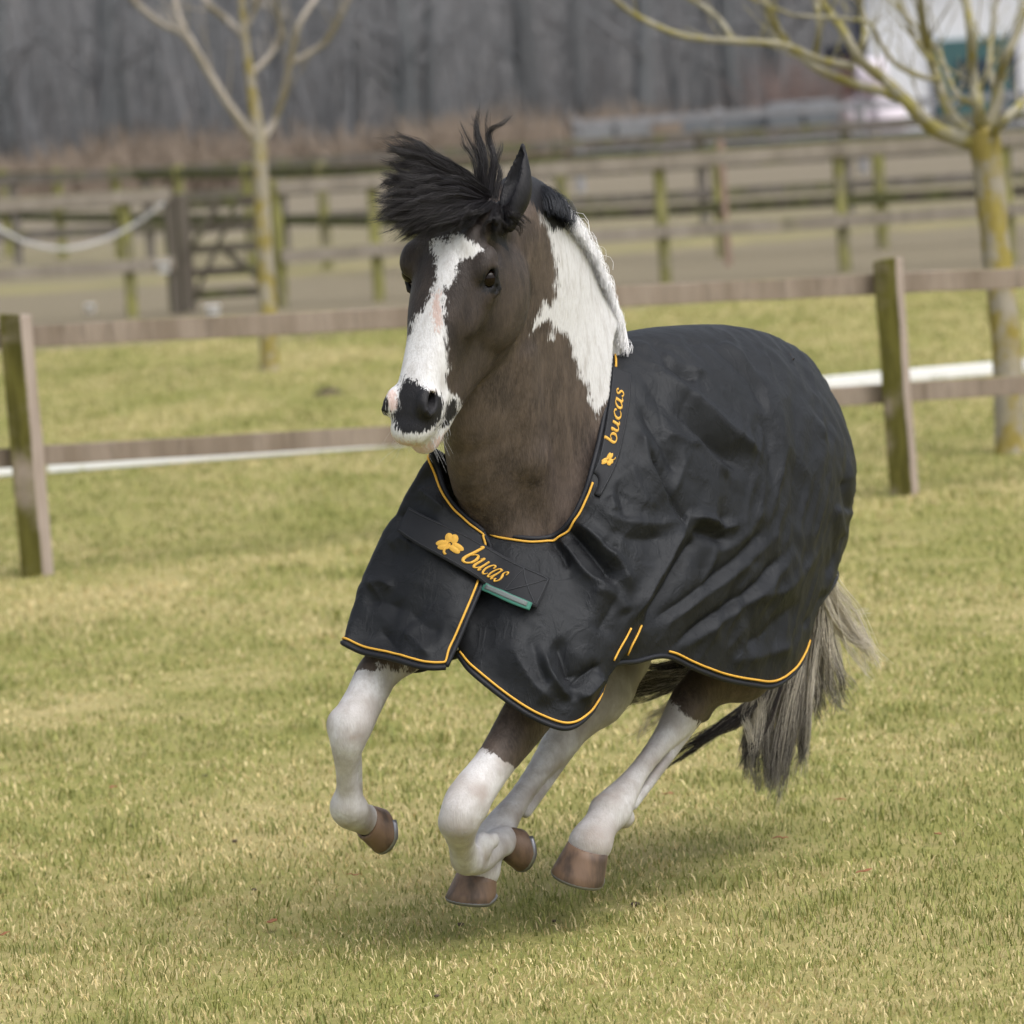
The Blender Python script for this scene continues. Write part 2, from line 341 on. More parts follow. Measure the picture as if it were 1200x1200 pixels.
# white kerb on the ground behind the fence
m_white, t, b = mat('white_kerb', (.8, .8, .8), .6); nn = noise(t, 3, 4); t.links.new(mix(t, nn, (.72, .72, .72), (.85, .85, .86)), b.inputs['Base Color'])
kq = [ground(-140, 571), ground(54, 556), ground(456, 526), ground(967, 459), ground(1200, 438), ground(1340, 425)]
kerb = empty('white_kerb', tuple(kq[2])); tag(kerb, 'long low white kerb lying on the grass behind the near fence', 'kerb')
for a, b_ in zip(kq[:-1], kq[1:]):
    L_ = np.linalg.norm(b_-a); n_ = max(1, int(L_/1.2))
    for i in range(n_):
        p0, p1 = a+(b_-a)*(i+.006)/n_, a+(b_-a)*(i+.994)/n_; rail(kerb, p0+ZZ*.05, p1+ZZ*.05, .075, .07, m_white, 'kerb_length', 0, 2)

# second fence with gate
def Y2(X): return 46.1-.16*(X+3)
def p2(x, dy=0): 
    X = (x-600)/F*45.5; X = (x-600)/F*Y2(X); return np.array([X, Y2(X), 0])
def colx(x, zref):                                               # foot of a post whose picture column near height zref is x
    X = (x-600)/F*45.5
    for _ in range(6):
        P_ = np.array([X, Y2(X), zref]); X += (x-pix(P_)[0])/F*45.5
    return np.array([X, Y2(X), 0])
f2 = empty('fence', tuple(colx(200, .6))); tag(f2, 'pale two rail fence left of the wooden gate', 'fence', 'far paddock fences')
f2r = empty('fence', tuple(colx(780, .6))); tag(f2r, 'long mossy two rail fence right of the wooden gate', 'fence', 'far paddock fences')
pl = [colx(x, .6) for x in (-270, -60, 150, 203)]; pr = [colx(x, .6) for x in (327, 440, 560, 776, 986, 1180, 1390)]
for p in pl[:-1]: post(f2, p, 1.2, .10, m_fpost)
post(f2, pl[-1], 1.13, .13, m_dark)
for p in pr: post(f2r, p, 1.2, .095, m_fpost)
for P_, par in ((pl, f2), (pr, f2r)):
    for a, b_ in zip(P_[:-1], P_[1:]):
        d_ = _d_ = (b_-a)/np.linalg.norm(b_-a)
        for z_ in (1.14, .49): rail(par, a-NFN*.075+d_*.005+ZZ*z_, b_-NFN*.075-d_*.005+ZZ*z_, .125, .05, m_frail, 'rail', 0, 3)
gate = empty('gate', tuple(colx(260, .3))); tag(gate, 'dark wooden five bar field gate with crossed braces', 'gate')
ga, gb = colx(217, .6), colx(318, .6); gdv = (gb-ga)/np.linalg.norm(gb-ga); GW = np.linalg.norm(gb-ga)
post(gate, ga+ZZ*.08, 1.05, .12, m_dark, name='stile'); post(gate, gb+ZZ*.08, .98, .09, m_dark, name='stile')
for z_, h_ in ((1.03, .10), (.80, .08), (.60, .08), (.38, .08), (.17, .09)): rail(gate, ga+gdv*.07+ZZ*z_-NFN*.0, gb-gdv*.05+ZZ*z_, h_, .045, m_dark, 'bar', 0, 2)
for (u0_, z0, u1_, z1) in ((.06, .15, .62, 1.02), (.40, .62, .97, .18), (.40, 1.0, .06, .62)): rail(gate, ga+gdv*GW*u0_+ZZ*z0-NFN*.05, ga+gdv*GW*u1_+ZZ*z1-NFN*.05, .09, .04, m_dark, 'brace', 0, 2)
# third fence in two runs, and a far grey one
def run(name, label, pts, npost, hs, m1, m2, h, w):
    o = empty(name, tuple(np.append(np.mean(pts, 0), 0))); tag(o, label, 'fence', 'far paddock fences'); pts = [np.append(np.asarray(p, float), 0) for p in pts]; a, b_ = pts
    P_ = [a+(b_-a)*i/(npost-1) for i in range(npost)]
    for p in P_: post(o, p, h, w, m1)
    for p, q_ in zip(P_[:-1], P_[1:]):
        d_ = (q_-p)/np.linalg.norm(q_-p)
        for z_ in hs: rail(o, p-NFN*w*.75+d_*.005+ZZ*z_, q_-NFN*w*.75-d_*.005+ZZ*z_, .12, .05, m2, 'rail', 0, 2)
    return o
run('fence', 'dark mossy fence running away behind the gate at left', [(-9.6, 75), (-.9, 52)], 10, (1.1, .55), m_fpost, m_dark, 1.2, .11)
run('fence', 'mossy dark railed fence close behind the long fence at right', [(-.85, 51.9), (7.2, 48.2)], 6, (1.1, .52), m_fpost, m_dark, 1.17, .10)
m_dark2 = woodmat('grey_brown_wood', (.13, .115, .10), (.19, .17, .15), (.18, .18, .08), .2)
m_grey = woodmat('grey_wood', (.20, .20, .21), (.28, .28, .29), (.25, .26, .2), .1)
run('fence', 'grey three rail fence crossing the bare ground behind the gate', [(-9.5, 63), (9.5, 57)], 12, (1.12, .78, .42), m_dark2, m_dark2, 1.2, .10)
run('fence', 'faint grey fence on the pale sand strip in front of the wood', [(1.5, 80), (13, 78)], 6, (1.1, .6), m_grey, m_grey, 1.2, .12)
# rope hanging along the pale fence, pale stake, white things by the gate
m_rope, t, b = mat('rope', (.45, .44, .42), .9)
a, c_, b_ = [at(x, y, 45.6) for x, y in ((-20, 262), (75, 292), (192, 238))]; rp = catmull(np.array([at(-130, 240, 46.2), a, at(30, 284, 45.7), c_, at(120, 282, 45.7), at(160, 262, 45.7), b_]), 60)
q = MB(); q.tube(rp, .019, 6); tag(q.build('rope', m_rope, None, True), 'thick pale rope sagging along the fence left of the gate', 'rope')
m_stake, t, b = mat('stake', (.24, .17, .13), .9)
st = empty('stake', tuple(colx(868, .6))); post(st, colx(868, .6)+np.array([0, 3., 0]), 1.25, .06, m_stake, name='shaft'); tag(st, 'thin reddish stake behind the mossy fence right of the horse', 'stake')
m_wb, t, b = mat('white_plastic', (.78, .78, .78), .5)
def lathe(prof, n=20):
    v = []; f = []
    for r_, z_ in prof:
        for j in range(n): a_ = 2*math.pi*j/n; v.append((r_*math.cos(a_), r_*math.sin(a_), z_))
    for i in range(len(prof)-1):
        for j in range(n): k = (j+1) % n; f.append((i*n+j, i*n+k, (i+1)*n+k, (i+1)*n+j))
    return np.array(v), f
def tub(p, s, label):
    v, f = lathe([(.001, 0), (.7, 0), (.8, .1), (1, 1.5), (1.06, 1.52), (1.06, 1.6), (.97, 1.6), (.78, .12), (.001, .1)]); q = MB(); q.add(v*s+p, f); o = q.build('bucket', m_wb, None, True); tag(o, label, 'bucket', 'white buckets by the gate'); return o
tub(ground(106, 367), .055, 'small white bucket on the bare earth left of the gate'); tub(ground(250, 372), .07, 'white bucket at the foot of the wooden gate')
tub(colx(187, .55)+ZZ*.40-NFN*.16, .07, 'white bucket hanging on the fence beside the gate post')

# ------------------------------------------------------------------ the two bare trees
def barkmat(name, grey, lich, amt):
    m, t, b = mat(name, rough=.95, spec=.1); tc = N(t, 'ShaderNodeTexCoord').outputs['Object']; n1 = noise(t, 7, 5, .65, tc, (1, 1, .8)); n2 = noise(t, 22, 5, .7, tc, (1, 1, .3))
    g = mix(t, n2, grey, tuple(x*.5 for x in grey)); l_ = mix(t, n2, lich, (lich[0]*.55, lich[1]*.5, lich[2]*.6)); t.links.new(mix(t, smooth(t, n1, .62-amt, .78-amt), g, l_), b.inputs['Base Color']); bump(t, b, n2, .8, .02); return m
m_b1 = barkmat('lichen_bark', (.38, .34, .27), (.33, .275, .075), .20); m_b2 = barkmat('lichen_branch', (.40, .37, .28), (.34, .31, .10), .17); m_b3 = barkmat('grey_branch', (.44, .39, .33), (.38, .32, .14), -.04)
def limb(mb, pts, d0, rnd, w0, w1, jd=.25, n=18, sides=7):
    """pts in picture positions at distance d0, widths in pixels"""
    dd = d0; P_ = []
    for i, (x, y) in enumerate(pts): P_.append(at(x, y, dd)); dd += rnd.uniform(-jd, jd)
    P_ = catmull(np.array(P_), n) if len(P_) > 2 else np.linspace(P_[0], P_[1], n); k = d0/F
    mb.tube(P_, np.linspace(w0, w1, n)*k/2, sides); return P_
def twigs(mb, P_, rnd, n, L_, w):
    for _ in range(n):
        i = rnd.randrange(len(P_)//4, len(P_)-1); p = P_[i]; t_ = P_[i+1]-P_[i]; t_ = t_/np.linalg.norm(t_); d = t_*.7+np.array([rnd.gauss(0, .5), rnd.gauss(0, .5), rnd.gauss(.35, .35)]); d /= np.linalg.norm(d); l_ = L_*rnd.uniform(.4, 1.1)
        q_ = [p, p+d*l_*.5+np.array([0, 0, .05])*l_, p+d*l_+np.array([rnd.gauss(0, .1), 0, .18])*l_]; mb.tube(catmull(np.array(q_), 6), np.linspace(w, w*.35, 6), 4)
        if rnd.random() < .5:
            e = q_[1]; d2 = d+np.array([rnd.gauss(0, .5), rnd.gauss(0, .4), .3]); mb.tube([e, e+d2*l_*.4], [w*.6, w*.25], 4)
def baretree(label, base, d, trunk, limbs, seed, up, bark, branch):
    rnd = random.Random(seed); o = empty('bare_tree', tuple(base)); tag(o, label, 'tree', 'bare young trees behind the fence')
    mb = MB(); T_ = catmull(np.array([base-ZZ*.05]+[at(x, y, d) for x, y, w in trunk]), 24); wd = np.interp(np.linspace(0, 1, 24), np.linspace(0, 1, len(trunk)+1), [trunk[0][2]*1.45]+[w for x, y, w in trunk])*d/F/2
    v, f = tube(T_, wd, 14); v = v+(vnoise(v*9, 4)[:, None]*.008); mb.add(v, f); mb.build('trunk', bark, o, True)
    cr = MB()
    for pts, w0, w1 in limbs:
        P_ = limb(cr, pts, d, rnd, w0, w1); twigs(cr, P_, rnd, 6, .45, w1*.36*d/F/2)
        # the limb goes on above the picture
        e = P_[-1]; g = (P_[-1]-P_[-3]); g /= np.linalg.norm(g); L_ = rnd.uniform(.8, 1.6)*up; Q2 = catmull(np.array([e, e+g*L_*.5+np.array([rnd.gauss(0, .1), rnd.gauss(0, .1), .12]), e+g*L_+np.array([rnd.gauss(0, .2), rnd.gauss(0, .2), .5*up])]), 10)
        cr.tube(Q2, np.linspace(w1, w1*.3, 10)*d/F/2, 5); twigs(cr, Q2, rnd, 6, .6, w1*.35*d/F/2)
    cr.build('crown', branch, o, True)
d1 = (ground(316, 434)-CAM)@FW
baretree('slender bare tree with yellow lichen on its trunk, standing in front of the gate', ground(316, 434), d1, [(316, 425, 22), (314, 370, 21), (310, 290, 20), (306, 220, 19), (303, 165, 18), (296, 110, 12), (289, 60, 10), (284, 10, 8), (280, -60, 6), (276, -160, 4)],
 [([(300, 165), (272, 128), (245, 85), (228, 55), (212, 25), (203, -8)], 11, 6), ([(238, 72), (215, 40), (190, 28), (165, 8), (150, -8)], 8, 6), ([(306, 165), (322, 140), (332, 110), (340, 75), (350, 30), (372, -5)], 10, 6), ([(341, 74), (362, 62), (382, 48), (398, 20), (410, -5)], 7, 5), ([(294, 86), (310, 72), (325, 52), (332, 40)], 8, 5), ([(285, 42), (265, 22), (245, 5), (235, -10)], 8, 6), ([(290, 30), (298, 12), (305, -8)], 6, 5)], 3, 1.0, m_b1, m_b3)
d2 = (ground(1187, 531)-CAM)@FW
baretree('thick pollarded bare tree with yellow green lichen at the right edge', ground(1187, 531), d2, [(1184, 520, 36), (1182, 440, 35), (1176, 370, 35), (1168, 300, 35), (1162, 240, 35), (1156, 185, 38), (1152, 150, 36)],
 [([(1150, 168), (1118, 160), (1090, 148), (1062, 118), (1035, 92), (1008, 70), (988, 35), (965, 5)], 22, 8), ([(1062, 118), (1035, 108), (1000, 98), (960, 82), (930, 58), (905, 28), (895, -5)], 12, 7), ([(1000, 78), (960, 70), (915, 52), (860, 48), (800, 42), (745, 18), (715, -6)], 10, 6), ([(930, 60), (910, 30), (900, 5), (896, -10)], 8, 6), ([(860, 48), (840, 20), (815, 2), (800, -8)], 8, 5), ([(955, 65), (960, 35), (958, 5), (962, -10)], 8, 6), ([(1000, 72), (1012, 45), (1010, 15), (1005, -10)], 8, 6),
  ([(1140, 160), (1118, 140), (1103, 105), (1092, 70), (1082, 30), (1078, -5)], 16, 10), ([(1092, 72), (1075, 50), (1062, 20), (1050, -6)], 8, 5), ([(1148, 152), (1146, 120), (1140, 85), (1138, 40), (1132, -5)], 16, 10), ([(1156, 152), (1168, 120), (1172, 90), (1182, 60), (1195, 30), (1206, -5)], 16, 9), ([(1160, 160), (1180, 138), (1200, 118), (1225, 90), (1240, 50)], 13, 8), ([(1140, 122), (1122, 112), (1112, 92), (1100, 60), (1088, 45)], 8, 5), ([(1168, 112), (1160, 80), (1162, 40), (1168, -5)], 9, 6), ([(1100, 95), (1075, 88), (1050, 75), (1030, 48), (1020, 28), (990, 22), (930, 18)], 7, 4)], 9, .8, m_b1, m_b2)

# ------------------------------------------------------------------ the wood behind
m_trunk, t, b = mat('wood_trunk', rough=.95, spec=.05); nn = noise(t, 2.2, 4, .6, None, (1, 1, .3)); t.links.new(mix(t, nn, (.115, .124, .127), (.16, .162, .165)), b.inputs['Base Color'])
m_stem, t, b = mat('thin_stems', rough=1, spec=.03); nn = noise(t, .45, 4, .65, None, (1, 1, .8)); t.links.new(ramp(t, nn, [(.30, (.105, .115, .118)), (.5, (.18, .182, .188)), (.72, (.235, .228, .226))]), b.inputs['Base Color'])
m_brush, t, b = mat('dead_brush', rough=1, spec=.03); nn = noise(t, .3, 3); t.links.new(mix(t, nn, (.19, .150, .115), (.29, .235, .185)), b.inputs['Base Color'])
rw = random.Random(21); npw = np.random.default_rng(21)
def woodtree(x, D, w, label, dark):
    base = at(x, 300, D); base[2] = 0; o = empty('woodland_tree', tuple(base)); tag(o, label, 'tree', 'dark trunks at the edge of the wood')
    H_ = rw.uniform(11, 15); lean = np.array([rw.gauss(0, .25), rw.gauss(0, .2), 0]); mb = MB(); P_ = np.array([base+ZZ*H_*u_+lean*u_+np.array([rw.gauss(0, .06), rw.gauss(0, .06), 0]) for u_ in np.linspace(0, 1, 10)]); mb.tube(P_, w/2*np.linspace(1.15, .25, 10), 9); mb.build('trunk', m_trunk, o, True)
    cr = MB()
    for i in range(26):
        u_ = rw.uniform(.12, .98); p = base+ZZ*H_*u_+lean*u_; a_ = rw.uniform(0, 6.28); l_ = rw.uniform(.8, 2.6)*(1.1-u_*.6); d = np.array([math.cos(a_), math.sin(a_), rw.uniform(.2, .9)]); e = p+d*l_; cr.tube(catmull(np.array([p, p+d*l_*.5+ZZ*.1, e]), 5), np.linspace(w*.16, w*.04, 5), 4)
        for _ in range(4): f_ = p+d*l_*rw.uniform(.4, 1); cr.tube([f_, f_+np.array([rw.gauss(0, .5), rw.gauss(0, .5), rw.gauss(.35, .3)])], [w*.05, w*.015], 3)
    cr.build('crown', m_stem, o, True)
for x, w, lab in ((22, .38, 'dark trunk in the wood at the far left edge'), (140, .5, 'broad dark trunk in the wood left of the slender bare tree'), (165, .3, 'thinner dark trunk beside the broad one left of the slender tree'), (345, .34, 'dark trunk in the wood just right of the slender bare tree'), (432, .28, 'slim trunk in the wood left of the forelock'), (488, .45, 'dark trunk in the wood straight above the forelock'), (515, .28, 'slim trunk right beside the one above the forelock'), (632, .55, 'thick dark trunk in the wood right of the blown forelock tip'), (690, .3, 'slim trunk in the wood above the white mane'), (770, .42, 'dark trunk in the wood under the long left branch of the pollard'), (870, .4, 'dark trunk behind the fine branches left of the pollard'), (925, .5, 'dark trunk in the wood just left of the white building')):
    woodtree(x, rw.uniform(111, 122), w, lab, 1)
# thin stems and far trunks of the wood, one mass
n = 3400; D_ = 112+(npw.random(n)**1.2)*80; X_ = (npw.random(n)*2-1)*(D_*.1055*1.25+4); Hh = 3+npw.random(n)*9; k = 4
B_ = np.stack([X_, D_, np.zeros(n)], 1); u_ = np.linspace(0, 1, k); ln_ = npw.normal(size=(n, 1, 3))*np.array([1.1, .6, 0]); S_ = B_[:, None, :]+np.array([0, 0, 1.])*(Hh[:, None]*u_[None])[..., None]+ln_*u_[None, :, None]
R_ = ((.012+.055*npw.random(n)**2.5+.09*(npw.random(n) < .06))[:, None])*np.linspace(1, .35, k)[None]
n2 = 13000; D2 = 112+npw.random(n2)*45; X2 = (npw.random(n2)*2-1)*(D2*.1055*1.15+2); Z2 = npw.random(n2)**.9*5; B2 = np.stack([X2, D2, Z2], 1); dv = npw.normal(size=(n2, 3))*np.array([.9, .5, .6])+np.array([0, 0, .3]); S2_ = B2[:, None, :]+dv[:, None, :]*u_[None, :, None]*.9+npw.normal(size=(n2, k, 3))*.04; R2_ = ((.010+.022*npw.random(n2)**2)[:, None])*np.linspace(1, .4, k)[None]
def sticks(name, S_, R_, m, label, cat):
    n, k = S_.shape[:2]; an = np.arange(3)*2*math.pi/3; V = S_[:, :, None, :]+R_[:, :, None, None]*np.stack([np.cos(an), np.sin(an), np.zeros(3)], -1)[None, None]; ix = np.arange(n*k*3).reshape(n, k, 3); q_ = []
    for j in range(3): j2 = (j+1) % 3; q_.append(np.stack([ix[:, :-1, j], ix[:, :-1, j2], ix[:, 1:, j2], ix[:, 1:, j]], -1).reshape(-1, 4))
    return tag(link(name, mesh(name, V.reshape(-1, 3), np.concatenate(q_)), m), label, cat, kind='stuff')
sticks('wood', np.concatenate([S_, S2_]), np.concatenate([R_, R2_]), m_stem, 'grey mass of thin bare stems filling the wood', 'wood')
# wooded rise closing the view
m_hill, t, b = mat('wooded_rise', rough=1, spec=0); nn = noise(t, .35, 5, .7, None, (1, 1, .25)); nn2 = noise(t, .06, 3, .6); t.links.new(mix(t, nn, mix(t, nn2, (.085, .092, .09), (.135, .132, .128)), (.165, .155, .15)), b.inputs['Base Color'])
v = []; f = []; nx, ny = 90, 14
for j in range(ny):
    for i in range(nx):
        x = -150+300*i/(nx-1); u = j/(ny-1); y = 190+60*u; v.append((x, y, -1+13*u**.7+.5*math.sin(x*.31+j)+.4*math.sin(x*.83+2*j)))
for j in range(ny-1):
    for i in range(nx-1): a = j*nx+i; f.append((a, a+1, a+nx+1, a+nx))
q = MB(); q.add(v, f); tag(q.build('hill', m_hill, None, True), kind='structure')
# dead bracken and brush along the foot of the wood
n = 9000; D_ = 99+npw.random(n)*14; X_ = (npw.random(n)*2-1)*(D_*.1055*1.15+2); X_ = np.where(X_/D_ > .064, X_-.14*D_, X_); hb = .35+.55*np.clip(vnoise(np.stack([X_*.35, D_*.2, X_*0], 1), 3)+.4, 0, 1.3); B_ = np.stack([X_, D_, np.zeros(n)], 1); k = 4; u_ = np.linspace(0, 1, k)
dv = npw.normal(size=(n, 3))*np.array([.45, .4, .15]); S_ = B_[:, None, :]+np.array([0, 0, 1.])*(hb[:, None]*(.6+.8*npw.random((n, 1)))*u_[None])[..., None]+dv[:, None, :]*(u_**1.5)[None, :, None]; R_ = (.02+.03*npw.random((n, 1)))*np.linspace(1, .4, k)[None]
sticks('brush', S_, R_, m_brush, 'strip of dead tan brush along the foot of the wood', 'brush')

# ------------------------------------------------------------------ white building, bales and parked trailers at right
m_wall, t, b = mat('white_boarding', (.93, .94, .95), .7); m_teal, t, b = mat('teal_door', (.07, .15, .15), .6); m_navy, t, b = mat('dark_trim', (.03, .035, .055), .7); m_brick, t, b = mat('red_brick', (.22, .10, .085), .9); m_roof, t, b = mat('roof', (.10, .10, .11), .8); m_glass, t, b = mat('window_glass', (.03, .05, .07), .1, .5)
def bpt(x, y, D): return at(x, y, D)
BD = 106.; A_ = bpt(1022, 150, BD); A_[2] = 0; B_ = bpt(1480, 150, BD-4); B_[2] = 0; ux = (B_-A_)/np.linalg.norm(B_-A_); uy = np.array([-ux[1], ux[0], 0]); BL = np.linalg.norm(B_-A_)
bld = empty('building', tuple(A_)); tag(bld, 'white boarded building with a dark teal door behind the pollarded tree', 'building')
AXB = (ux, uy, ZZ)
nb_ = 44
for i in range(nb_):
    s0 = BL*i/nb_; q = MB(); q.box(A_+ux*(s0+BL/nb_/2)+uy*.03+ZZ*1.75, AXB, (BL/nb_/2-.006, .03+.006*(i % 2), 1.75)); q.build('board', m_wall, bld)
q = MB(); q.box(A_+ux*BL/2+uy*2.5+ZZ*1.72, AXB, (BL/2-.02, 2.4, 1.72)); q.build('wall', m_wall, bld)
q = MB(); q.box(A_+ux*(-.10)-uy*.02+ZZ*1.7, AXB, (.10, .16, 1.7)); q.build('corner_trim', m_navy, bld)
q = MB(); ov = .3; v = [A_-ux*ov-uy*ov+ZZ*3.5, A_+ux*(BL+ov)-uy*ov+ZZ*3.5, A_+ux*(BL+ov)+uy*2.5+ZZ*4.9, A_-ux*ov+uy*2.5+ZZ*4.9, A_+ux*(BL+ov)+uy*5.3+ZZ*3.5, A_-ux*ov+uy*5.3+ZZ*3.5]; v = v+[p+ZZ*.12 for p in v]
q.add(v, [(0, 1, 2, 3), (3, 2, 4, 5), (6, 9, 8, 7), (9, 11, 10, 8), (0, 6, 7, 1), (5, 4, 10, 11), (0, 3, 9, 6), (3, 5, 11, 9), (1, 7, 8, 2), (2, 8, 10, 4)]); q.build('roof', m_roof, bld)
def onwall(x, y):
    r_ = ray(x, y); t_ = ((A_-CAM)@uy)/(r_@uy); p = CAM+t_*r_; return (p-A_)@ux, p[2]
s0, _ = onwall(1100, 100); s1, _ = onwall(1188, 100); _, zt = onwall(1140, 45)
q = MB(); q.box(A_+ux*(s0+s1)/2-uy*.06+ZZ*zt/2, AXB, ((s1-s0)/2, .05, zt/2)); door = q.build('door', m_teal, bld)
q = MB(); q.box(A_+ux*((s0+s1)/2)-uy*.125+ZZ*zt*.62, AXB, ((s1-s0)*.22, .012, zt*.16)); q.build('pane', m_glass, door)
q = MB(); q.box(A_+ux*(s0+.08)-uy*.135+ZZ*1.0, AXB, (.02, .02, .08)); q.build('handle', m_navy, door)
for a_, b2, c2, d2_ in ((s0-.06, 0, .06, zt+.06), (s1+.06, 0, .06, zt+.06)):
    q = MB(); q.box(A_+ux*a_-uy*.05+ZZ*(d2_/2), AXB, (c2, .07, d2_/2)); q.build('door_frame', m_navy, bld)
# brick lean-to with dark roof at its left end
C0 = bpt(990, 150, 108); C0[2] = 0; C1 = bpt(1016, 150, 107); C1[2] = 0; cu = (C1-C0)/np.linalg.norm(C1-C0); cv_ = np.array([-cu[1], cu[0], 0]); CW = np.linalg.norm(C1-C0)
sh = empty('brick_shed', tuple(C0)); tag(sh, 'narrow red brick shed at the left end of the white building', 'shed')
q = MB(); q.box(C0+cu*CW/2+cv_*1.2+ZZ*.9, (cu, cv_, ZZ), (CW/2, 1.2, .9)); q.build('wall', m_brick, sh); q = MB(); q.box(C0+cu*CW/2+cv_*1.1+ZZ*1.95, (cu, cv_, ZZ), (CW/2+.12, 1.45, .14)); q.build('roof', m_navy, sh)
q = MB(); q.box(C0+cu*CW*.72-cv_*.03+ZZ*.75, (cu, cv_, ZZ), (.12, .03, .72)); q.build('door', m_navy, sh)
# wrapped bales
m_bale, t, b = mat('bale_wrap', (.66, .60, .65), .45); bump(t, b, noise(t, 8, 4), .6, .05)
def bale(x, ybase, D, r_, w, label, zoff=0.):
    p = at(x, 200, D); p[2] = zoff; o = empty('wrapped_bale', tuple(p)); tag(o, label, 'bale', 'white wrapped bales beside the building'); n_ = 22; v = []; prof = [(.0, -w/2), (.55, -w/2), (.93, -w/2*.97), (1, -w/2*.85), (1.01, 0), (1, w/2*.85), (.93, w/2*.97), (.55, w/2), (0.001, w/2)]
    for rr_, xx_ in prof:
        for j in range(n_): a_ = 2*math.pi*j/n_; v.append(p+np.array([xx_, rr_*r_*math.cos(a_), r_*(.985)+rr_*r_*math.sin(a_)*.985]))
    f = [(i*n_+j, i*n_+(j+1) % n_, (i+1)*n_+(j+1) % n_, (i+1)*n_+j) for i in range(len(prof)-1) for j in range(n_)]; q = MB(); q.add(v, f); q.build('wrap', m_bale, o, True)
bale(1010, 0, 102.6, .50, .62, 'left white wrapped bale in front of the building'); bale(1046, 0, 102.2, .50, .62, 'right white wrapped bale in front of the building'); bale(1028, 0, 102.4, .42, .62, 'white wrapped bale on top of the two others', .96)
# grey trailers
m_trl, t, b = mat('grey_trailer', (.13, .14, .15), .7); m_trd, t, b = mat('tyre', (.03, .03, .03), .9); m_trp, t, b = mat('pale_trailer', (.20, .205, .21), .7)
def trailer(x, D, L_, H_, m, label):
    p = at(x, 200, D); p[2] = 0; o = empty('trailer', tuple(p)); tag(o, label, 'trailer', 'low trailers parked before the wood'); ex, ey = np.array([1., -.05, 0]), np.array([.05, 1., 0])
    q = MB(); q.box(p+ZZ*(.5+H_/2), (ex, ey, ZZ), (L_/2, .8, H_/2)); q.build('box_body', m, o, False, .06)
    q = MB(); q.box(p+ZZ*.44, (ex, ey, ZZ), (L_/2*.98, .7, .05)); q.build('chassis', m_trd, o)
    for s_ in (-.3, .3):
        q = MB(); c_ = p+ex*L_*s_*.5-ey*.75+ZZ*.3; v, f = lathe([(.001, -.09), (.2, -.09), (.29, -.07), (.3, 0), (.29, .07), (.2, .09), (.001, .09)]); q.add(c_+v[:, [0]]*ex+v[:, [2]]*ey+v[:, [1]]*ZZ, f); q.build('wheel', m_trd, o, True)
    for i in range(int(L_/.7)+1):
        q = MB(); q.box(p+ex*(-L_/2+.06+i*(L_-.12)/int(L_/.7))-ey*.815+ZZ*(.5+H_/2), (ex, ey, ZZ), (.035, .012, H_/2*.96)); q.build('rib', m_trd if i % 2 else m, o)
    q = MB(); q.tube([p-ex*L_/2+ZZ*.42, p-ex*(L_/2+.9)+ZZ*.42], .05, 6); q.build('drawbar', m_trd, o)
trailer(725, 98, 1.4, .38, m_trp, 'pale low trailer beyond the fence right of the white mane'); trailer(865, 97, 2.1, .45, m_trl, 'blue grey low trailer beyond the fence above the rug'); trailer(945, 96, 1.4, .55, m_trl, 'blue grey trailer nearest the white building')
# red twigged shrub beside the building
n = 260; c0 = at(945, 200, 102); X_ = npw.normal(size=n)*.75; B_ = np.stack([c0[0]+X_*.6, np.full(n, 102.)+npw.normal(size=n)*.5, np.zeros(n)], 1); k = 5; u_ = np.linspace(0, 1, k); S_ = B_[:, None, :]+np.array([0, 0, 1.])*((1.1+.9*npw.random((n, 1)))*u_[None])[..., None]+(npw.normal(size=(n, 1, 3))*np.array([.6, .4, .0]))*(u_**1.4)[None, :, None]; R_ = (.010+.012*npw.random((n, 1)))*np.linspace(1, .4, k)[None]
m_red, t, b = mat('red_twigs', (.19, .14, .125), 1); shb = empty('shrub', tuple([c0[0], 102, 0])); tag(shb, 'red twigged bare shrub left of the white building', 'shrub')
o = sticks('twigs', S_, R_, m_red, None, None); o.parent = shb; o.matrix_parent_inverse = wmat(shb).inverted()

# ------------------------------------------------------------------ the horse: one continuous body grown from blended anatomy volumes
PR = []            # (function, lower corner, upper corner, k, mode)
def _nrm(v): v = np.asarray(v, float); return v/(np.linalg.norm(v)+1e-12)
def cap(p0, p1, r0, r1, k=.02, side=None, ratio=1., mode='u'):
    p0 = np.asarray(p0, float); p1 = np.asarray(p1, float); ax = p1-p0; LL = ax@ax+1e-12
    s = None
    if side is not None:
        s = np.asarray(side, float); s = _nrm(s-ax*(s@ax)/LL)
    def fn(p):
        q = p-p0
        if s is not None:
            c = q@s; q = q+np.multiply.outer(c/ratio-c, s)
        h = np.clip(q@ax/LL, 0, 1); d = np.linalg.norm(q-h[:, None]*ax, axis=1)-(r0+(r1-r0)*h)
        return d*min(1., ratio) if s is not None else d
    m = max(r0, r1)*max(1, ratio)+.04+k
    PR.append((fn, np.minimum(p0, p1)-m, np.maximum(p0, p1)+m, k, mode))
def ell(c, rad, axes=None, k=.02, mode='u'):
    c = np.asarray(c, float); rad = np.asarray(rad, float); A = np.eye(3) if axes is None else np.asarray(axes, float)
    def fn(p):
        q = (p-c)@A.T; k0 = np.linalg.norm(q/rad, axis=1); k1 = np.linalg.norm(q/rad**2, axis=1)+1e-9
        return k0*(k0-1)/k1
    m = rad.max()+.04+k
    PR.append((fn, c-m, c+m, k, mode))
def chain(pts, k=.02, side=None):
    """pts: list of (point, radius, side ratio)"""
    for (a, ra, sa), (b, rb, sb) in zip(pts[:-1], pts[1:]):
        cap(a, b, ra, rb, k, side, (sa+sb)/2) if side is not None else cap(a, b, ra, rb, k)

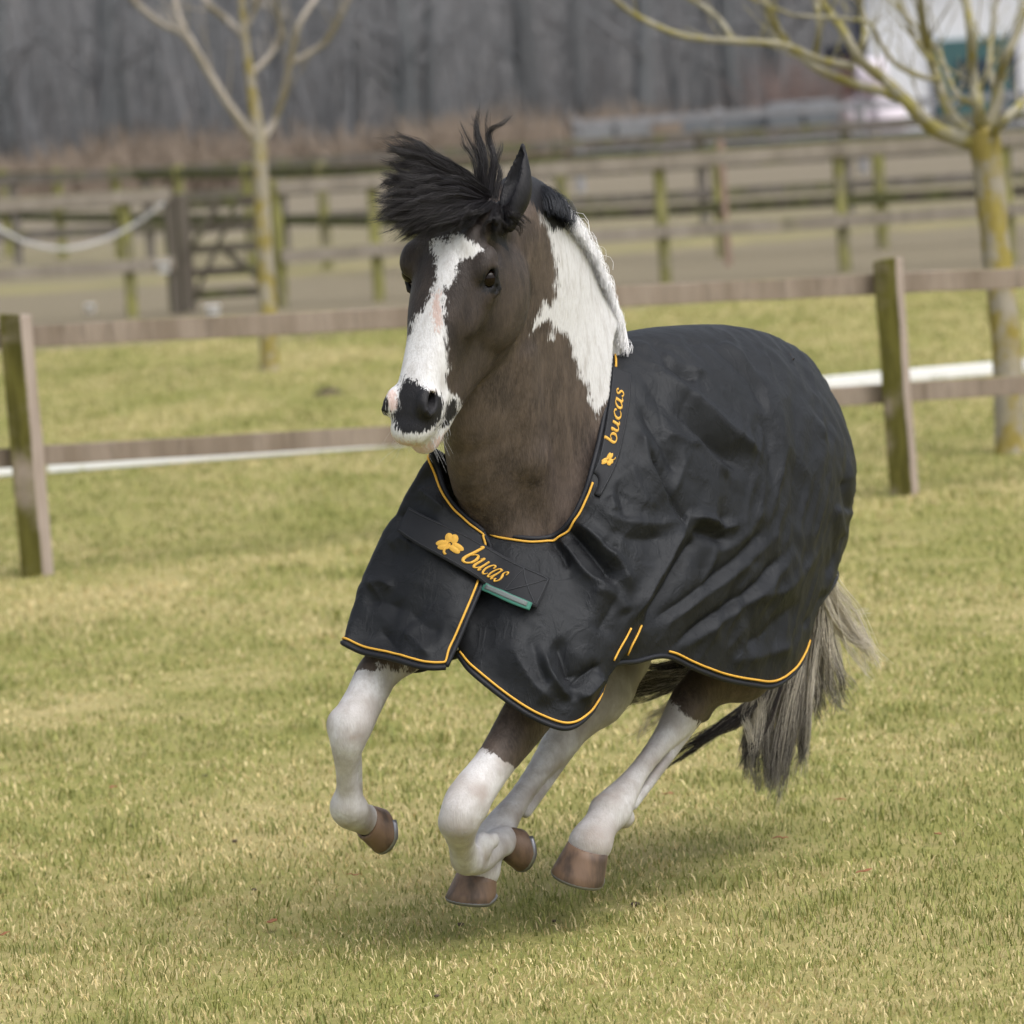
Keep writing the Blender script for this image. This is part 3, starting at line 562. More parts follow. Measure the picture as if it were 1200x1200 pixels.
LEAN = math.tan(math.radians(6))
def T(f, l, z): return np.array([f, l+(z-1.05)*LEAN, z])
SIDE = np.array([0, 1., 0])
# --- trunk (hidden by the rug for the most part)
TR = [(-.03, .98, .13, .11), (-.14, .99, .20, .15), (-.3, 1.03, .29, .20), (-.5, 1.05, .335, .245), (-.75, 1.045, .325, .255), (-.95, 1.08, .29, .245), (-1.12, 1.10, .25, .225), (-1.24, 1.11, .20, .19), (-1.32, 1.12, .13, .13)]
for (f0, z0, h0, w0), (f1, z1, h1, w1) in zip(TR[:-1], TR[1:]):
    cap(T(f0, 0, z0), T(f1, 0, z1), h0*.96, h1*.96, .05, SIDE, (w0/h0+w1/h1)/2)
# --- neck: pairs (crest pixel, throat pixel), lateral half width, side offset
NK = [((742, 446, -.01), (596, 648, -.02), .145), ((708, 388, -.01), (566, 604, -.02), .140), ((696, 342, .01), (547, 560, -.005), .124), ((684, 305, .035), (550, 500, .025), .104), ((664, 263, .06), (556, 440, .06), .090), ((636, 230, .085), (560, 380, .085), .080), ((608, 214, .11), (562, 330, .11), .072)]
NS = []
_A = catmull(np.array([J(*a) for a, b, w in NK]), 22); _B = catmull(np.array([J(*b) for a, b, w in NK]), 22); _Wd = catmull(np.array([w for a, b, w in NK]), 22)
NS = list(zip(_A, _B, _Wd))
for (a0, b0, w0), (a1, b1, w1) in zip(NS[:-1], NS[1:]):
    c0, c1 = (a0+b0)/2, (a1+b1)/2; h0, h1 = np.linalg.norm(a0-b0)/2, np.linalg.norm(a1-b1)/2
    # ellipse: wide along crest-throat, narrow across
    up = _nrm(_nrm(a0-b0)+_nrm(a1-b1)); cap(c0, c1, w0, w1, .03, up, (h0/w0+h1/w1)/2)
# crest roll, jugular groove ridges, breast muscles
CREST = list(_A)
for a, b in zip(CREST[:-1], CREST[1:]):
    a2 = a+np.array([.01, 0, -.03]); b2 = b+np.array([.01, 0, -.03]); cap(a2, b2, .036, .034, .03)
for s in (-1, 1):
    ell(J(612, 600, 0)+np.array([-.035, s*.055, -.03]), (.07, .052, .11), k=.03)
    cap(J(612, 660, .0)+np.array([-.06, s*.05, 0]), J(594, 540, .03)+np.array([-.01, s*.058, 0]), .03, .034, .04); cap(J(594, 540, .03)+np.array([-.01, s*.058, 0]), J(585, 420, .06)+np.array([0, s*.055, 0]), .034, .03, .04)

# --- head frame
HDD = 11.30
_a = np.array([-37/503., -141/503., .085]); _a = _nrm(_a)
_y = math.radians(35); _c = np.array([-math.sin(_y), .02, math.cos(_y)]); _c = _nrm(_c-_a*(_c@_a)); _b = np.cross(_c, _a)
CB = np.stack([RT, UP, -FW])                                     # camera basis (right, up, toward)
HA, HB, HC_ = toh(ORG+_a@CB), toh(ORG+_b@CB), toh(ORG+_c@CB)     # head axes in horse frame
HM = JD(511, 312, HDD)
AX3 = np.stack([HA, HB, HC_])
def hp(A, B, C): return HM + A*HA + B*HB + C*HC_
def interp(xs, ys, x):
    # smooth monotone-ish interpolation through stations
    xs = np.asarray(xs, float); ys = np.asarray(ys, float); x = np.clip(x, xs[0], xs[-1]); i = np.clip(np.searchsorted(xs, x)-1, 0, len(xs)-2)
    m = np.gradient(ys, xs); h = xs[i+1]-xs[i]; t = (x-xs[i])/h
    return (2*t**3-3*t**2+1)*ys[i]+(t**3-2*t**2+t)*h*m[i]+(-2*t**3+3*t**2)*ys[i+1]+(t**3-t**2)*h*m[i+1]
def loft(st, n=2.4, k=.02):
    """st rows: A, top C, bottom C, half width"""
    st = np.asarray(st, float); xs = st[:, 0]
    def fn(p):
        q = (p-HM)@AX3.T; A = q[:, 0]; tp = interp(xs, st[:, 1], A); bt = interp(xs, st[:, 2], A); w = interp(xs, st[:, 3], A)
        hh = np.maximum((tp-bt)/2, .004); w = np.maximum(w, .004)
        r = ((np.abs(q[:, 1])/w)**n+(np.abs(q[:, 2]-(tp+bt)/2)/hh)**n)**(1/n)
        d = (r-1)*np.minimum(w, hh)*.9
        return np.maximum(d, np.maximum(xs[0]-A, A-xs[-1]))
    cs = np.array([hp(A, B, C) for A in (xs[0], xs[-1]) for B in (-.16, .16) for C in (-.32, .08)])
    PR.append((fn, cs.min(0)-.05, cs.max(0)+.05, k, 'u'))
# skull and nose
loft([(-.20, -.075, -.15, .035), (-.18, -.045, -.17, .062), (-.13, -.018, -.18, .080), (-.07, -.004, -.18, .090), (-.01, 0, -.17, .098), (.05, -.002, -.16, .092), (.11, -.008, -.15, .083), (.17, -.014, -.135, .066), (.23, -.016, -.12, .057), (.28, -.017, -.12, .055), (.33, -.022, -.12, .061), (.37, -.035, -.115, .055), (.395, -.052, -.10, .040), (.405, -.065, -.09, .022)], 2.5, .02)
# mandible, narrower below
JAW = [(-.12, -.12, -.22, .035), (-.09, -.10, -.272, .058), (-.04, -.08, -.300, .072), (.02, -.08, -.322, .077), (.08, -.07, -.308, .072), (.14, -.06, -.276, .063), (.20, -.05, -.244, .054), (.26, -.05, -.215, .048), (.31, -.06, -.192, .045), (.35, -.075, -.175, .042), (.385, -.085, -.142, .031), (.40, -.095, -.130, .016)]
loft(JAW, 2.3, .02)
for s in (-1, 1):
    ell(hp(0, s*.066, -.185), (.115, .040, .10), AX3, .03)                       # round jowl
    ell(hp(.045, s*.078, -.088), (.085, .02, .02), AX3, .03)                        # facial crest
    ec = 0. if s > 0 else .024
    ell(hp(-.032, s*.099, -.052+ec), (.046, .027, .028), AX3, .02)                     # brow over the eye
    ell(hp(.022, s*.098, -.090), (.035, .018, .020), AX3, .018)                     # below the eye
    ell(hp(-.080, s*.064, -.03), (.04, .024, .03), AX3, .025)                       # temple
    ell(hp(-.075, s*.094, -.075), (.024, .014, .02), AX3, .02, 's')                 # hollow above the eye
    ell(hp(-.002, s*.120, -.074+ec), (.027, .019, .027), AX3, .006, 's')               # eye socket
    for q in range(8):
        t0, t1 = q/8, (q+1)/8
        def lid(t, up): return hp(-.036+.072*t-(.022 if up else -.015)*math.sin(math.pi*t)*.9, s*(.113+.014*math.sin(math.pi*t)-.003*t), -.055+ec-.034*t+(.008 if up else -.022)*math.sin(math.pi*t))
        cap(lid(t0, True), lid(t1, True), .0055, .0055, .005)
        cap(lid(t0, False), lid(t1, False), .0040, .0040, .005)
    # nostril: rim and hollow
    ell(hp(.325, s*.047, -.042), (.036, .017, .030), AX3, .012)
    for q in range(8):
        t0, t1 = q/8, (q+1)/8
        def rim(t):
            an = 2*math.pi*t; return hp(.330+.026*math.cos(an)+.006*math.sin(an), s*(.056+.006*math.cos(an*1)), -.040+.017*math.sin(an))
        cap(rim(t0), rim(t1), .0062, .0062, .006)
    cap(hp(.328, s*.078, -.040), hp(.305, s*.030, -.046), .0175, .009, .005, HA, 1.45, mode='s')
    # lip corner and chin
    cap(hp(.285, s*.044, -.098), hp(.375, s*.036, -.085), .011, .012, .012)
    ell(hp(.33, s*.040, -.080), (.04, .016, .018), AX3, .015)
# mouth line
for s in (-1, 1):
    cap(hp(.295, s*.064, -.105), hp(.36, s*.056, -.104), .0035, .0035, .004, mode='s'); cap(hp(.36, s*.056, -.104), hp(.405, s*.022, -.098), .0035, .0035, .004, mode='s')
cap(hp(.408, -.022, -.098), hp(.408, .022, -.098), .0035, .0035, .004, mode='s')
ell(hp(.380, 0, -.132), (.038, .040, .026), AX3, .015)                              # chin
ell(hp(.392, 0, -.068), (.030, .047, .032), AX3, .018)                              # upper lip
# ears
def ear(base, tip, fwd, w):
    base = np.asarray(base, float); tip = np.asarray(tip, float); ax = _nrm(tip-base); L_ = np.linalg.norm(tip-base); fwd = _nrm(fwd-ax*(fwd@ax)); sd = np.cross(ax, fwd)
    R3 = np.stack([ax, sd, fwd])
    xs = np.array([-.04, 0, .2, .38, .55, .72, .88, 1.])*L_; ww = np.array([.55, .78, 1., 1., .84, .58, .30, .10])*w; xs[0] = -.04
    def fn(p):
        q = (p-base)@R3.T; A = q[:, 0]; wv = interp(xs, ww, A); bend = .9*A*A-.05*A
        r = np.sqrt((q[:, 1]/wv)**2+((q[:, 2]-bend)/(wv*.8))**2); d = (r-1)*wv*.75
        ho = np.clip((A-.15*L_)/(.35*L_), .05, 1)
        hol = (np.sqrt((q[:, 1]/(wv*.62))**2+((q[:, 2]-bend-wv*(1.15-.62*ho))/(wv*.75))**2)-1)*wv*.6
        hol = np.maximum(hol, A-.9*L_)
        return np.maximum(np.maximum(d, -hol), np.maximum(-.04-A, A-L_))
    c = np.stack([base-.04*ax, tip]); PR.append((fn, c.min(0)-.08, c.max(0)+.08, .02, 'u'))
EB = toh(at(598, 252, (fromh(hp(-.15, .06, -.075))-CAM)@FW)); _d = toh(at(620, 170, 1)*0+at(620, 170, (fromh(EB)-CAM)@FW+.03)); ET = _d
ear(EB, ET, -HB*.30+HC_*.95+HA*.1, .040)
EB2 = hp(-.14, -.066, -.065); ear(EB2, EB2+(-HA*.12-HB*.05-HC_*.05), HC_*.8-HB*.6, .034)
print('EB', pix(fromh(EB)), pix(fromh(hp(-.18, 0, -.06))))

# --- legs: joints from pixels at chosen side offsets
def leg(js, k=.012, side=SIDE):
    m = (len(js)-1)*3+1
    P_ = catmull(np.array([q[0] for q in js]), m); R_ = catmull(np.array([q[1] for q in js]), m); S_ = catmull(np.array([q[2] for q in js]), m)
    chain([(P_[i], R_[i], S_[i]) for i in range(m)], k, side)
# right fore (left in the picture)
rf = [J(545, 700, -.10), J(505, 735, -.15), J(452, 778, -.20), J(428, 818, -.215), J(412, 850, -.22), J(407, 872, -.225), J(406, 905, -.25), J(408, 930, -.27), J(408, 948, -.285), J(422, 958, -.30), J(436, 963, -.315)]
RFK = rf[4]
leg([(T(-.28, -.11, .98), .12, .8), (rf[0]+np.array([-.05, .02, 0]), .085, .8), (rf[1]+np.array([-.03, .02, 0]), .066, .8), (rf[2], .052, .85), (rf[3], .045, 1.), (rf[4], .046, 1.05), (rf[5], .036, 1.), (rf[6], .0225, 1.), (rf[7], .0265, 1.), (rf[8], .040, 1.05), (rf[9], .034, 1.), (rf[10], .036, 1.)])
ell(rf[4]+np.array([.014, -.006, .0]), (.038, .052, .050), k=.008); ell(rf[4]+np.array([-.035, .0, .02]), (.026, .028, .04), k=.015)
ell(rf[8]+np.array([-.012, 0, .0]), (.038, .043, .038), k=.008)
cap(rf[3]+np.array([-.045, .03, .005]), rf[3]+np.array([-.052, .034, .02]), .008, .006, .006)
cap(rf[5]+np.array([-.030, .006, -.01]), rf[8]+np.array([-.034, .006, .012]), .011, .012, .004)          # tendons
# left fore, folded
lf = [J(662, 765, .12), J(640, 805, .11), J(610, 850, .09), J(579, 895, .075), J(550, 935, .062), J(539, 962, .055), J(541, 988, .01), J(547, 1006, -.03), J(562, 1006, -.05), J(578, 992, -.07), J(594, 984, -.085)]
leg([(T(-.30, .12, .96), .12, .8), (lf[0]+np.array([-.05, -.03, 0]), .085, .8), (lf[1]+np.array([-.02, -.015, 0]), .072, .8), (lf[2], .060, .85), (lf[3], .046, .95), (lf[4], .049, 1.05), (lf[5], .044, 1.), (lf[6], .030, 1.), (lf[7], .034, 1.), (lf[8], .034, 1.), (lf[9], .033, 1.), (lf[10], .034, 1.)])
ell(lf[4]+np.array([.01, .0, -.012]), (.046, .055, .053), k=.009); ell(lf[5]+np.array([.012, -.004, -.004]), (.036, .042, .036), k=.015)
ell(lf[7]+np.array([0, 0, -.004]), (.033, .038, .036), k=.012)
ell(J(566, 992, -.01), (.03, .02, .036), k=.008); ell(J(578, 985, .0), (.02, .013, .02), k=.006)         # fetlock creases
# left hind
lh = [J(880, 770, .17), J(850, 790, .15), J(824, 806, .13), J(806, 826, .12), J(794, 846, .118), J(772, 874, .115), J(748, 905, .11), J(729, 932, .105), J(716, 950, .10), J(704, 966, .10), J(694, 984, .10), J(690, 992, .10)]
leg([(T(-1.08, .15, 1.02), .19, .7), (T(-.88, .17, .80), .13, .75), (lh[0], .092, .75), (lh[1], .068, .75), (lh[2], .054, .8), (lh[3], .047, .85), (lh[4], .041, .9), (lh[5], .0265, .95), (lh[6], .0235, 1.), (lh[7], .035, 1.), (lh[8], .045, 1.), (lh[9], .038, 1.), (lh[10], .046, 1.05), (lh[11], .047, 1.05)])
cap(J(828, 818, .12), J(822, 836, .12), .022, .024, .02); cap(J(820, 838, .12), J(741, 944, .105), .0145, .0135, .005)   # point of hock and tendons
ell(J(730, 958, .10), (.028, .030, .028), k=.008); ell(J(710, 948, .102), (.034, .042, .036), k=.010); ell(J(808, 826, .12), (.05, .044, .055), k=.012)
# right hind
rh = [J(716, 800, -.10), J(690, 832, -.115), J(668, 852, -.12), J(655, 872, -.12), J(630, 905, -.12), J(607, 938, -.12), J(590, 962, -.12), J(577, 985, -.12), J(568, 1002, -.12), J(562, 1016, -.12), J(560, 1022, -.12)]
leg([(T(-1.08, -.15, 1.02), .19, .7), (T(-.85, -.17, .80), .13, .75), (rh[0], .075, .75), (rh[1], .055, .8), (rh[2], .050, .85), (rh[3], .044, .9), (rh[4], .028, .95), (rh[5], .026, 1.), (rh[6], .034, 1.), (rh[7], .043, 1.), (rh[8], .038, 1.), (rh[9], .045, 1.05), (rh[10], .045, 1.05)])
cap(J(680, 860, -.12), J(616, 952, -.12), .018, .015, .006); cap(J(668, 876, -.12), J(663, 884, -.12), .008, .006, .005)

def polygonise(vox, lo, hi):
    nc = 4; cv = vox*nc; lo = np.asarray(lo, float); dims = np.ceil((np.asarray(hi)-lo)/cv).astype(int)
    g = [lo[i]+(np.arange(dims[i])+.5)*cv for i in range(3)]
    cc = np.stack(np.meshgrid(*g, indexing='ij'), -1).reshape(-1, 3)
    def evaluate(pts, cells=None, d0=1.):
        d = np.full(len(pts), d0, np.float32)
        return d
    def field(pts, groups=None):
        d = np.full(len(pts), 1., np.float64)
        for fn, a, b, k, mode in PR:
            if groups is None:
                m = np.all((pts > a) & (pts < b), 1); idx = np.nonzero(m)[0]
            else:
                gc, per = groups; m = np.all((gc > a-cv) & (gc < b+cv), 1); gi = np.nonzero(m)[0]
                idx = (gi[:, None]*per+np.arange(per)).ravel()
            if len(idx) == 0: continue
            e = fn(pts[idx]); o = d[idx]
            if mode == 'u':
                h = np.maximum(k-np.abs(o-e), 0)/k; d[idx] = np.minimum(o, e)-h*h*k/4
            else:
                e = -e; h = np.maximum(k-np.abs(o-e), 0)/k; d[idx] = np.maximum(o, e)+h*h*k/4
        return d
    dc = field(cc); act = np.abs(dc) < cv*2.2; ai = np.nonzero(act)[0]
    off = (np.arange(nc)+.0)*vox - cv/2
    ox = np.stack(np.meshgrid(off, off, off, indexing='ij'), -1).reshape(-1, 3)
    ac = cc[ai]; fp = (ac[:, None, :]+ox[None]).reshape(-1, 3)
    dd = field(fp, (ac, nc**3))
    full = np.repeat(np.repeat(np.repeat(np.where(dc.reshape(dims) < 0, -.05, .05).astype(np.float32), nc, 0), nc, 1), nc, 2)
    ci = np.stack(np.unravel_index(ai, dims), -1)
    oi = np.stack(np.meshgrid(*[np.arange(nc)]*3, indexing='ij'), -1).reshape(-1, 3)
    fi = (ci[:, None, :]*nc+oi[None]).reshape(-1, 3)
    full[fi[:, 0], fi[:, 1], fi[:, 2]] = dd
    # naive surface nets
    S = full < 0; n = np.array(full.shape)
    cnt = np.zeros(n-1, np.uint8)
    for dx in (0, 1):
        for dy in (0, 1):
            for dz in (0, 1):
                cnt += S[dx:n[0]-1+dx, dy:n[1]-1+dy, dz:n[2]-1+dz]
    cell = np.argwhere((cnt > 0) & (cnt < 8)); del cnt
    idm = np.full(n-1, -1, np.int32); idm[cell[:, 0], cell[:, 1], cell[:, 2]] = np.arange(len(cell))
    acc = np.zeros((len(cell), 3)); w = np.zeros(len(cell))
    cor = [(a, b, c) for a in (0, 1) for b in (0, 1) for c in (0, 1)]
    val = {c: full[cell[:, 0]+c[0], cell[:, 1]+c[1], cell[:, 2]+c[2]].astype(np.float64) for c in cor}
    for c in cor:
        for ax in range(3):
            if c[ax] == 0:
                e = list(c); e[ax] = 1; e = tuple(e); a, b = val[c], val[e]; m = (a < 0) != (b < 0); t = np.where(m, a/np.where(m, a-b, 1), 0)
                p = np.tile(np.array(c, float), (len(cell), 1)); p[:, ax] = t; acc[m] += p[m]; w[m] += 1
    v = lo+(cell+acc/w[:, None])*vox
    fs = []
    for ax in range(3):
        sl0 = [slice(None)]*3; sl1 = [slice(None)]*3; sl0[ax] = slice(0, -1); sl1[ax] = slice(1, None)
        s0, s1 = S[tuple(sl0)], S[tuple(sl1)]; e = np.argwhere(s0 != s1)
        o1, o2 = [(1, 2), (2, 0), (0, 1)][ax]
        e = e[(e[:, o1] > 0) & (e[:, o2] > 0) & (e[:, o1] < n[o1]-1) & (e[:, o2] < n[o2]-1)]
        ins = S[e[:, 0], e[:, 1], e[:, 2]]
        def gid(d1, d2):
            q = e.copy(); q[:, o1] += d1; q[:, o2] += d2; return idm[q[:, 0], q[:, 1], q[:, 2]]
        q = np.stack([gid(-1, -1), gid(0, -1), gid(0, 0), gid(-1, 0)], 1); q[~ins] = q[~ins][:, ::-1]; fs.append(q)
    fs = np.concatenate(fs); fs = fs[(fs >= 0).all(1)]
    # light smoothing
    for it in range(2):
        sm = np.zeros_like(v); ct = np.zeros(len(v))
        for i in range(4):
            a, b = fs[:, i], fs[:, (i+1) % 4]
            for k3 in range(3): sm[:, k3] += np.bincount(a, v[b][:, k3], len(v))+np.bincount(b, v[a][:, k3], len(v))
            ct += np.bincount(a, minlength=len(v))+np.bincount(b, minlength=len(v))
        v = v+(.5 if it == 0 else .45)*(sm/ct[:, None]-v)
    return v, fs
VOX = .0052
lo = np.min([q[1] for q in PR], 0); hi = np.max([q[2] for q in PR], 0)
bv, bf = polygonise(VOX, lo, hi)
wv = fromh(bv)
def vnormals(v, f):
    a = v[f[:, 2]]-v[f[:, 0]]; b = v[f[:, 3]]-v[f[:, 1]]; fnm = np.cross(a, b); o = np.zeros_like(v)
    for i in range(4):
        for k in range(3): o[:, k] += np.bincount(f[:, i], fnm[:, k], len(v))
    return o/(np.linalg.norm(o, axis=1)[:, None]+1e-12)
bn = vnormals(wv, bf)

# --- coat pattern, stored per vertex in metres from each patch border
px_ = pix(wv); facing = -(bn*(wv-CAM)/np.linalg.norm(wv-CAM, axis=1)[:, None]).sum(1)
hl = (bv-HM)@AX3.T                                                # head-local coordinates
is_head = (np.abs(hl[:, 1]) < .17) & (hl[:, 0] > -.22) & (hl[:, 0] < .5) & (hl[:, 2] > -.30) & (hl[:, 2] < .12) & (bv[:, 2] > 1.1)
nz = .006*vnoise(bv*38, 3)+.004*vnoise(bv*80, 5)
white = np.full(len(bv), -.2); dark = np.full(len(bv), -.2); pink = np.full(len(bv), -.2)
def patch(arr, poly, mask, scale=503.):
    s = polysd(px_, poly)/scale; arr[mask] = np.maximum(arr[mask], s[mask])
jawline = interp([q[0] for q in JAW], [q[2] for q in JAW], hl[:, 0])
is_head &= hl[:, 2] > jawline-.012
front = is_head & (facing > -.15)
patch(white, [(505, 284), (515, 277), (524, 280), (530, 272), (541, 276), (548, 283), (558, 287), (566, 293), (552, 301), (540, 305), (534, 314), (532, 325), (526, 335), (521, 342), (521, 355), (522, 380), (524, 410), (524, 440), (524, 455), (535, 465), (542, 478), (530, 500), (538, 505), (530, 530), (480, 540), (430, 500), (430, 440), (466, 415), (474, 400), (484, 383), (488, 372), (498, 358), (505, 345), (508, 330), (511, 312), (512, 300), (504, 292)], front)
chin = is_head & (hl[:, 0] > .30) & (hl[:, 2] < -.1); white[chin] = np.maximum(white[chin], .01)
low = is_head & (hl[:, 0] > .34); white[low] = np.maximum(white[low], (hl[low, 0]-.35))
patch(dark, [(473, 442), (468, 456), (467, 480), (459, 485), (464, 500), (477, 508), (500, 507), (511, 499), (518, 488), (521, 475), (519, 466), (509, 459), (500, 455), (488, 447)], front & (hl[:, 0] > .2))
patch(dark, [(443, 456), (451, 456), (456, 480), (452, 486), (443, 484)], front & (hl[:, 0] > .2))
patch(dark, [(523, 474), (531, 468), (537, 474), (536, 486), (524, 500), (517, 502)], front & (hl[:, 0] > .2))
patch(pink, [(451, 458), (464, 458), (466, 478), (458, 483), (453, 470)], front & (hl[:, 0] > .2))
patch(pink, [(460, 512), (477, 519), (500, 521), (516, 512), (528, 502), (532, 512), (515, 527), (495, 533), (470, 527)], front & (hl[:, 0] > .2))
patch(pink, [(500, 458), (510, 459), (512, 471), (501, 470)], front & (hl[:, 0] > .2))
patch(pink, [(508, 345), (515, 342), (518, 372), (514, 392), (507, 370)], front)
neck = (bv[:, 2] > 1.0) & (px_[:, 0] > 618) & ~(is_head & (hl[:, 0] < -.08))
patch(white, [(632, 246), (640, 268), (649, 295), (653, 328), (649, 355), (645, 362), (637, 352), (630, 374), (622, 391), (632, 380), (640, 376), (645, 378), (647, 397), (653, 385), (659, 390), (663, 392), (667, 402), (672, 414), (676, 424), (681, 442), (684, 440), (691, 464), (700, 488), (708, 470), (760, 470), (800, 380), (720, 200), (640, 190)], neck)
patch(dark, [(575, 185), (622, 196), (652, 212), (670, 244), (668, 262), (657, 268), (648, 272), (641, 262), (626, 240), (610, 228), (590, 225)], neck | ((bv[:, 2] > 1.6) & ~is_head))
# legs
def setw(mask, s): white[mask] = np.maximum(white[mask], s[mask])
xx, yy = px_[:, 0], px_[:, 1]
legz = bv[:, 2] < .86
m_rf = legz & (xx < 500) & (bv[:, 1] < -.1) & (bv[:, 0] > .05)
m_lf = legz & (bv[:, 1] > -.12) & (bv[:, 0] > .02) & (xx > 490) & (xx < 690) & (bv[:, 1] > -.11+.0*xx)
m_lh = legz & (bv[:, 1] > .03) & (bv[:, 0] < .01)
m_rh = legz & (bv[:, 1] < -.04) & (bv[:, 0] < .14) & ~m_rf
jag = .012*vnoise(bv*np.array([60, 60, 14]), 9)
setw(m_rf, (785-yy+0)*-.002+.0+jag*1.5)
setw(m_lf, ((yy-884)-(xx-575)*.55)/220+jag*1.3)
setw(m_lh, ((yy-838)+(805-xx)*.75)/470+jag)
setw(m_rh, (yy-730)/470+jag)
# eye surrounds (greyer, darker skin), dusky brown shading of the coat
for s in (-1, 1):
    e = hp(-.002, s*.112, -.074 if s > 0 else -.05); dark = np.maximum(dark, np.where(is_head, .034-np.linalg.norm((bv-e)*np.array([1, 1, 1]), axis=1), -.2))
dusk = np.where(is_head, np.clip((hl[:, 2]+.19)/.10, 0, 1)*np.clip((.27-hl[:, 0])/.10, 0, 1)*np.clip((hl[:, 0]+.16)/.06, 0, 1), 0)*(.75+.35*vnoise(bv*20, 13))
dust = np.where((bv[:, 2] < .75), .62+.5*vnoise(bv*22, 21), 0)*np.where(bv[:, 2] < .75, 1, 0)
earm = (np.linalg.norm(bv-EB, axis=1) < .24) & (hl[:, 0] < -.10-.0*hl[:, 1]) & (np.linalg.norm(np.cross(bv-EB, _nrm(ET-EB)), axis=1) < .042)
dark[earm] = np.maximum(dark[earm], .01)
# --- body mesh
def clearcoat(b, v): b.inputs['Coat Weight'].default_value = v
m_coat, t, b = mat('horse_coat', rough=.5, spec=.2)
tc = N(t, 'ShaderNodeTexCoord').outputs['Object']
n1 = noise(t, 9, 3, .6, tc); n2 = noise(t, 260, 3, .6, tc, (1, 1, .22)); n3 = noise(t, 45, 3, .6, tc, (1, 1, .3)); n4 = noise(t, 170, 2, .6, tc, (1, 1, .13)); n7 = noise(t, 28, 4, .65, tc)
brown = mix(t, smooth(t, n1, .3, .7), (.078, .059, .048), (.039, .030, .026))
brown = mix(t, math_(t, 'MULTIPLY', smooth(t, n3, .42, .72), .6), brown, (.120, .090, .072))
brown = mix(t, math_(t, 'MULTIPLY', smooth(t, n2, .35, .75), .35), brown, (.145, .115, .095))
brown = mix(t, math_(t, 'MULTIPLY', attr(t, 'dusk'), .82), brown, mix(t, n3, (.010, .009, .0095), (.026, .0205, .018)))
whitec = mix(t, smooth(t, n3, .45, .8), (.64, .635, .64), (.47, .45, .44))
whitec = mix(t, math_(t, 'MULTIPLY', smooth(t, n2, .4, .8), .5), whitec, (.40, .375, .36))
whitec = mix(t, math_(t, 'MULTIPLY', attr(t, 'dust'), smooth(t, n1, .25, .60)), whitec, (.31, .265, .235))
whitec = mix(t, math_(t, 'MULTIPLY', attr(t, 'dust'), math_(t, 'MULTIPLY', smooth(t, n7, .42, .66), .75)), whitec, (.36, .335, .32))
jg = math_(t, 'ADD', math_(t, 'MULTIPLY', math_(t, 'SUBTRACT', n4, .5), .034), math_(t, 'MULTIPLY', math_(t, 'SUBTRACT', n2, .5), .024))
def edge(name, w=.0055): return smooth(t, math_(t, 'ADD', attr(t, name), jg), -w, w)
c = mix(t, edge('white'), brown, whitec)
c = mix(t, math_(t, 'MULTIPLY', edge('pink', .006), .55), c, (.52, .30, .235))
c = mix(t, edge('dark', .004), c, mix(t, n3, (.008, .008, .0095), (.020, .019, .021)))
t.links.new(c, b.inputs['Base Color']); b.inputs['Sheen Weight'].default_value = 0.; b.inputs['Sheen Roughness'].default_value = .4
bump(t, b, math_(t, 'ADD', n2, math_(t, 'MULTIPLY', n3, .8)), .6, .003)
horse = empty('horse', tuple(hw(-.5, 0, 0)))
tag(horse, 'brown and white pinto horse cantering across the grass with all hooves off the ground', 'horse')
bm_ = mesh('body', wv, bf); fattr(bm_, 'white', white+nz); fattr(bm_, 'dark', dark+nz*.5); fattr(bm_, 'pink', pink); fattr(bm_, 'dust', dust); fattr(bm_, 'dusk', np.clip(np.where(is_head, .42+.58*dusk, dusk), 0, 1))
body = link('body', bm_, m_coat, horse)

# --- eyes
m_eye, t, b = mat('eye', (.012, .007, .004), .06, .2)
geo = noise(t, 120); t.links.new(mix(t, geo, (.003, .002, .002), (.014, .007, .004)), b.inputs['Base Color'])
def uvs(c, r, nu=24, nv=14, axes=np.eye(3)):
    v = []; f = []
    for i in range(nv+1):
        a = math.pi*i/nv
        for j in range(nu):
            p = 2*math.pi*j/nu; v.append(c+(np.array([math.sin(a)*math.cos(p), math.sin(a)*math.sin(p), math.cos(a)])*r)@axes)
    for i in range(nv):
        for j in range(nu): k = (j+1) % nu; f.append((i*nu+j, i*nu+k, (i+1)*nu+k, (i+1)*nu+j)[::-1])
    return v, f
for s in (1, -1):
    v, f = uvs(fromh(hp(-.003, s*(.1005 if s > 0 else .104), -.073 if s > 0 else -.050)), .0245); q = MB(); q.add(v, f); q.build('eye', m_eye, horse, True)

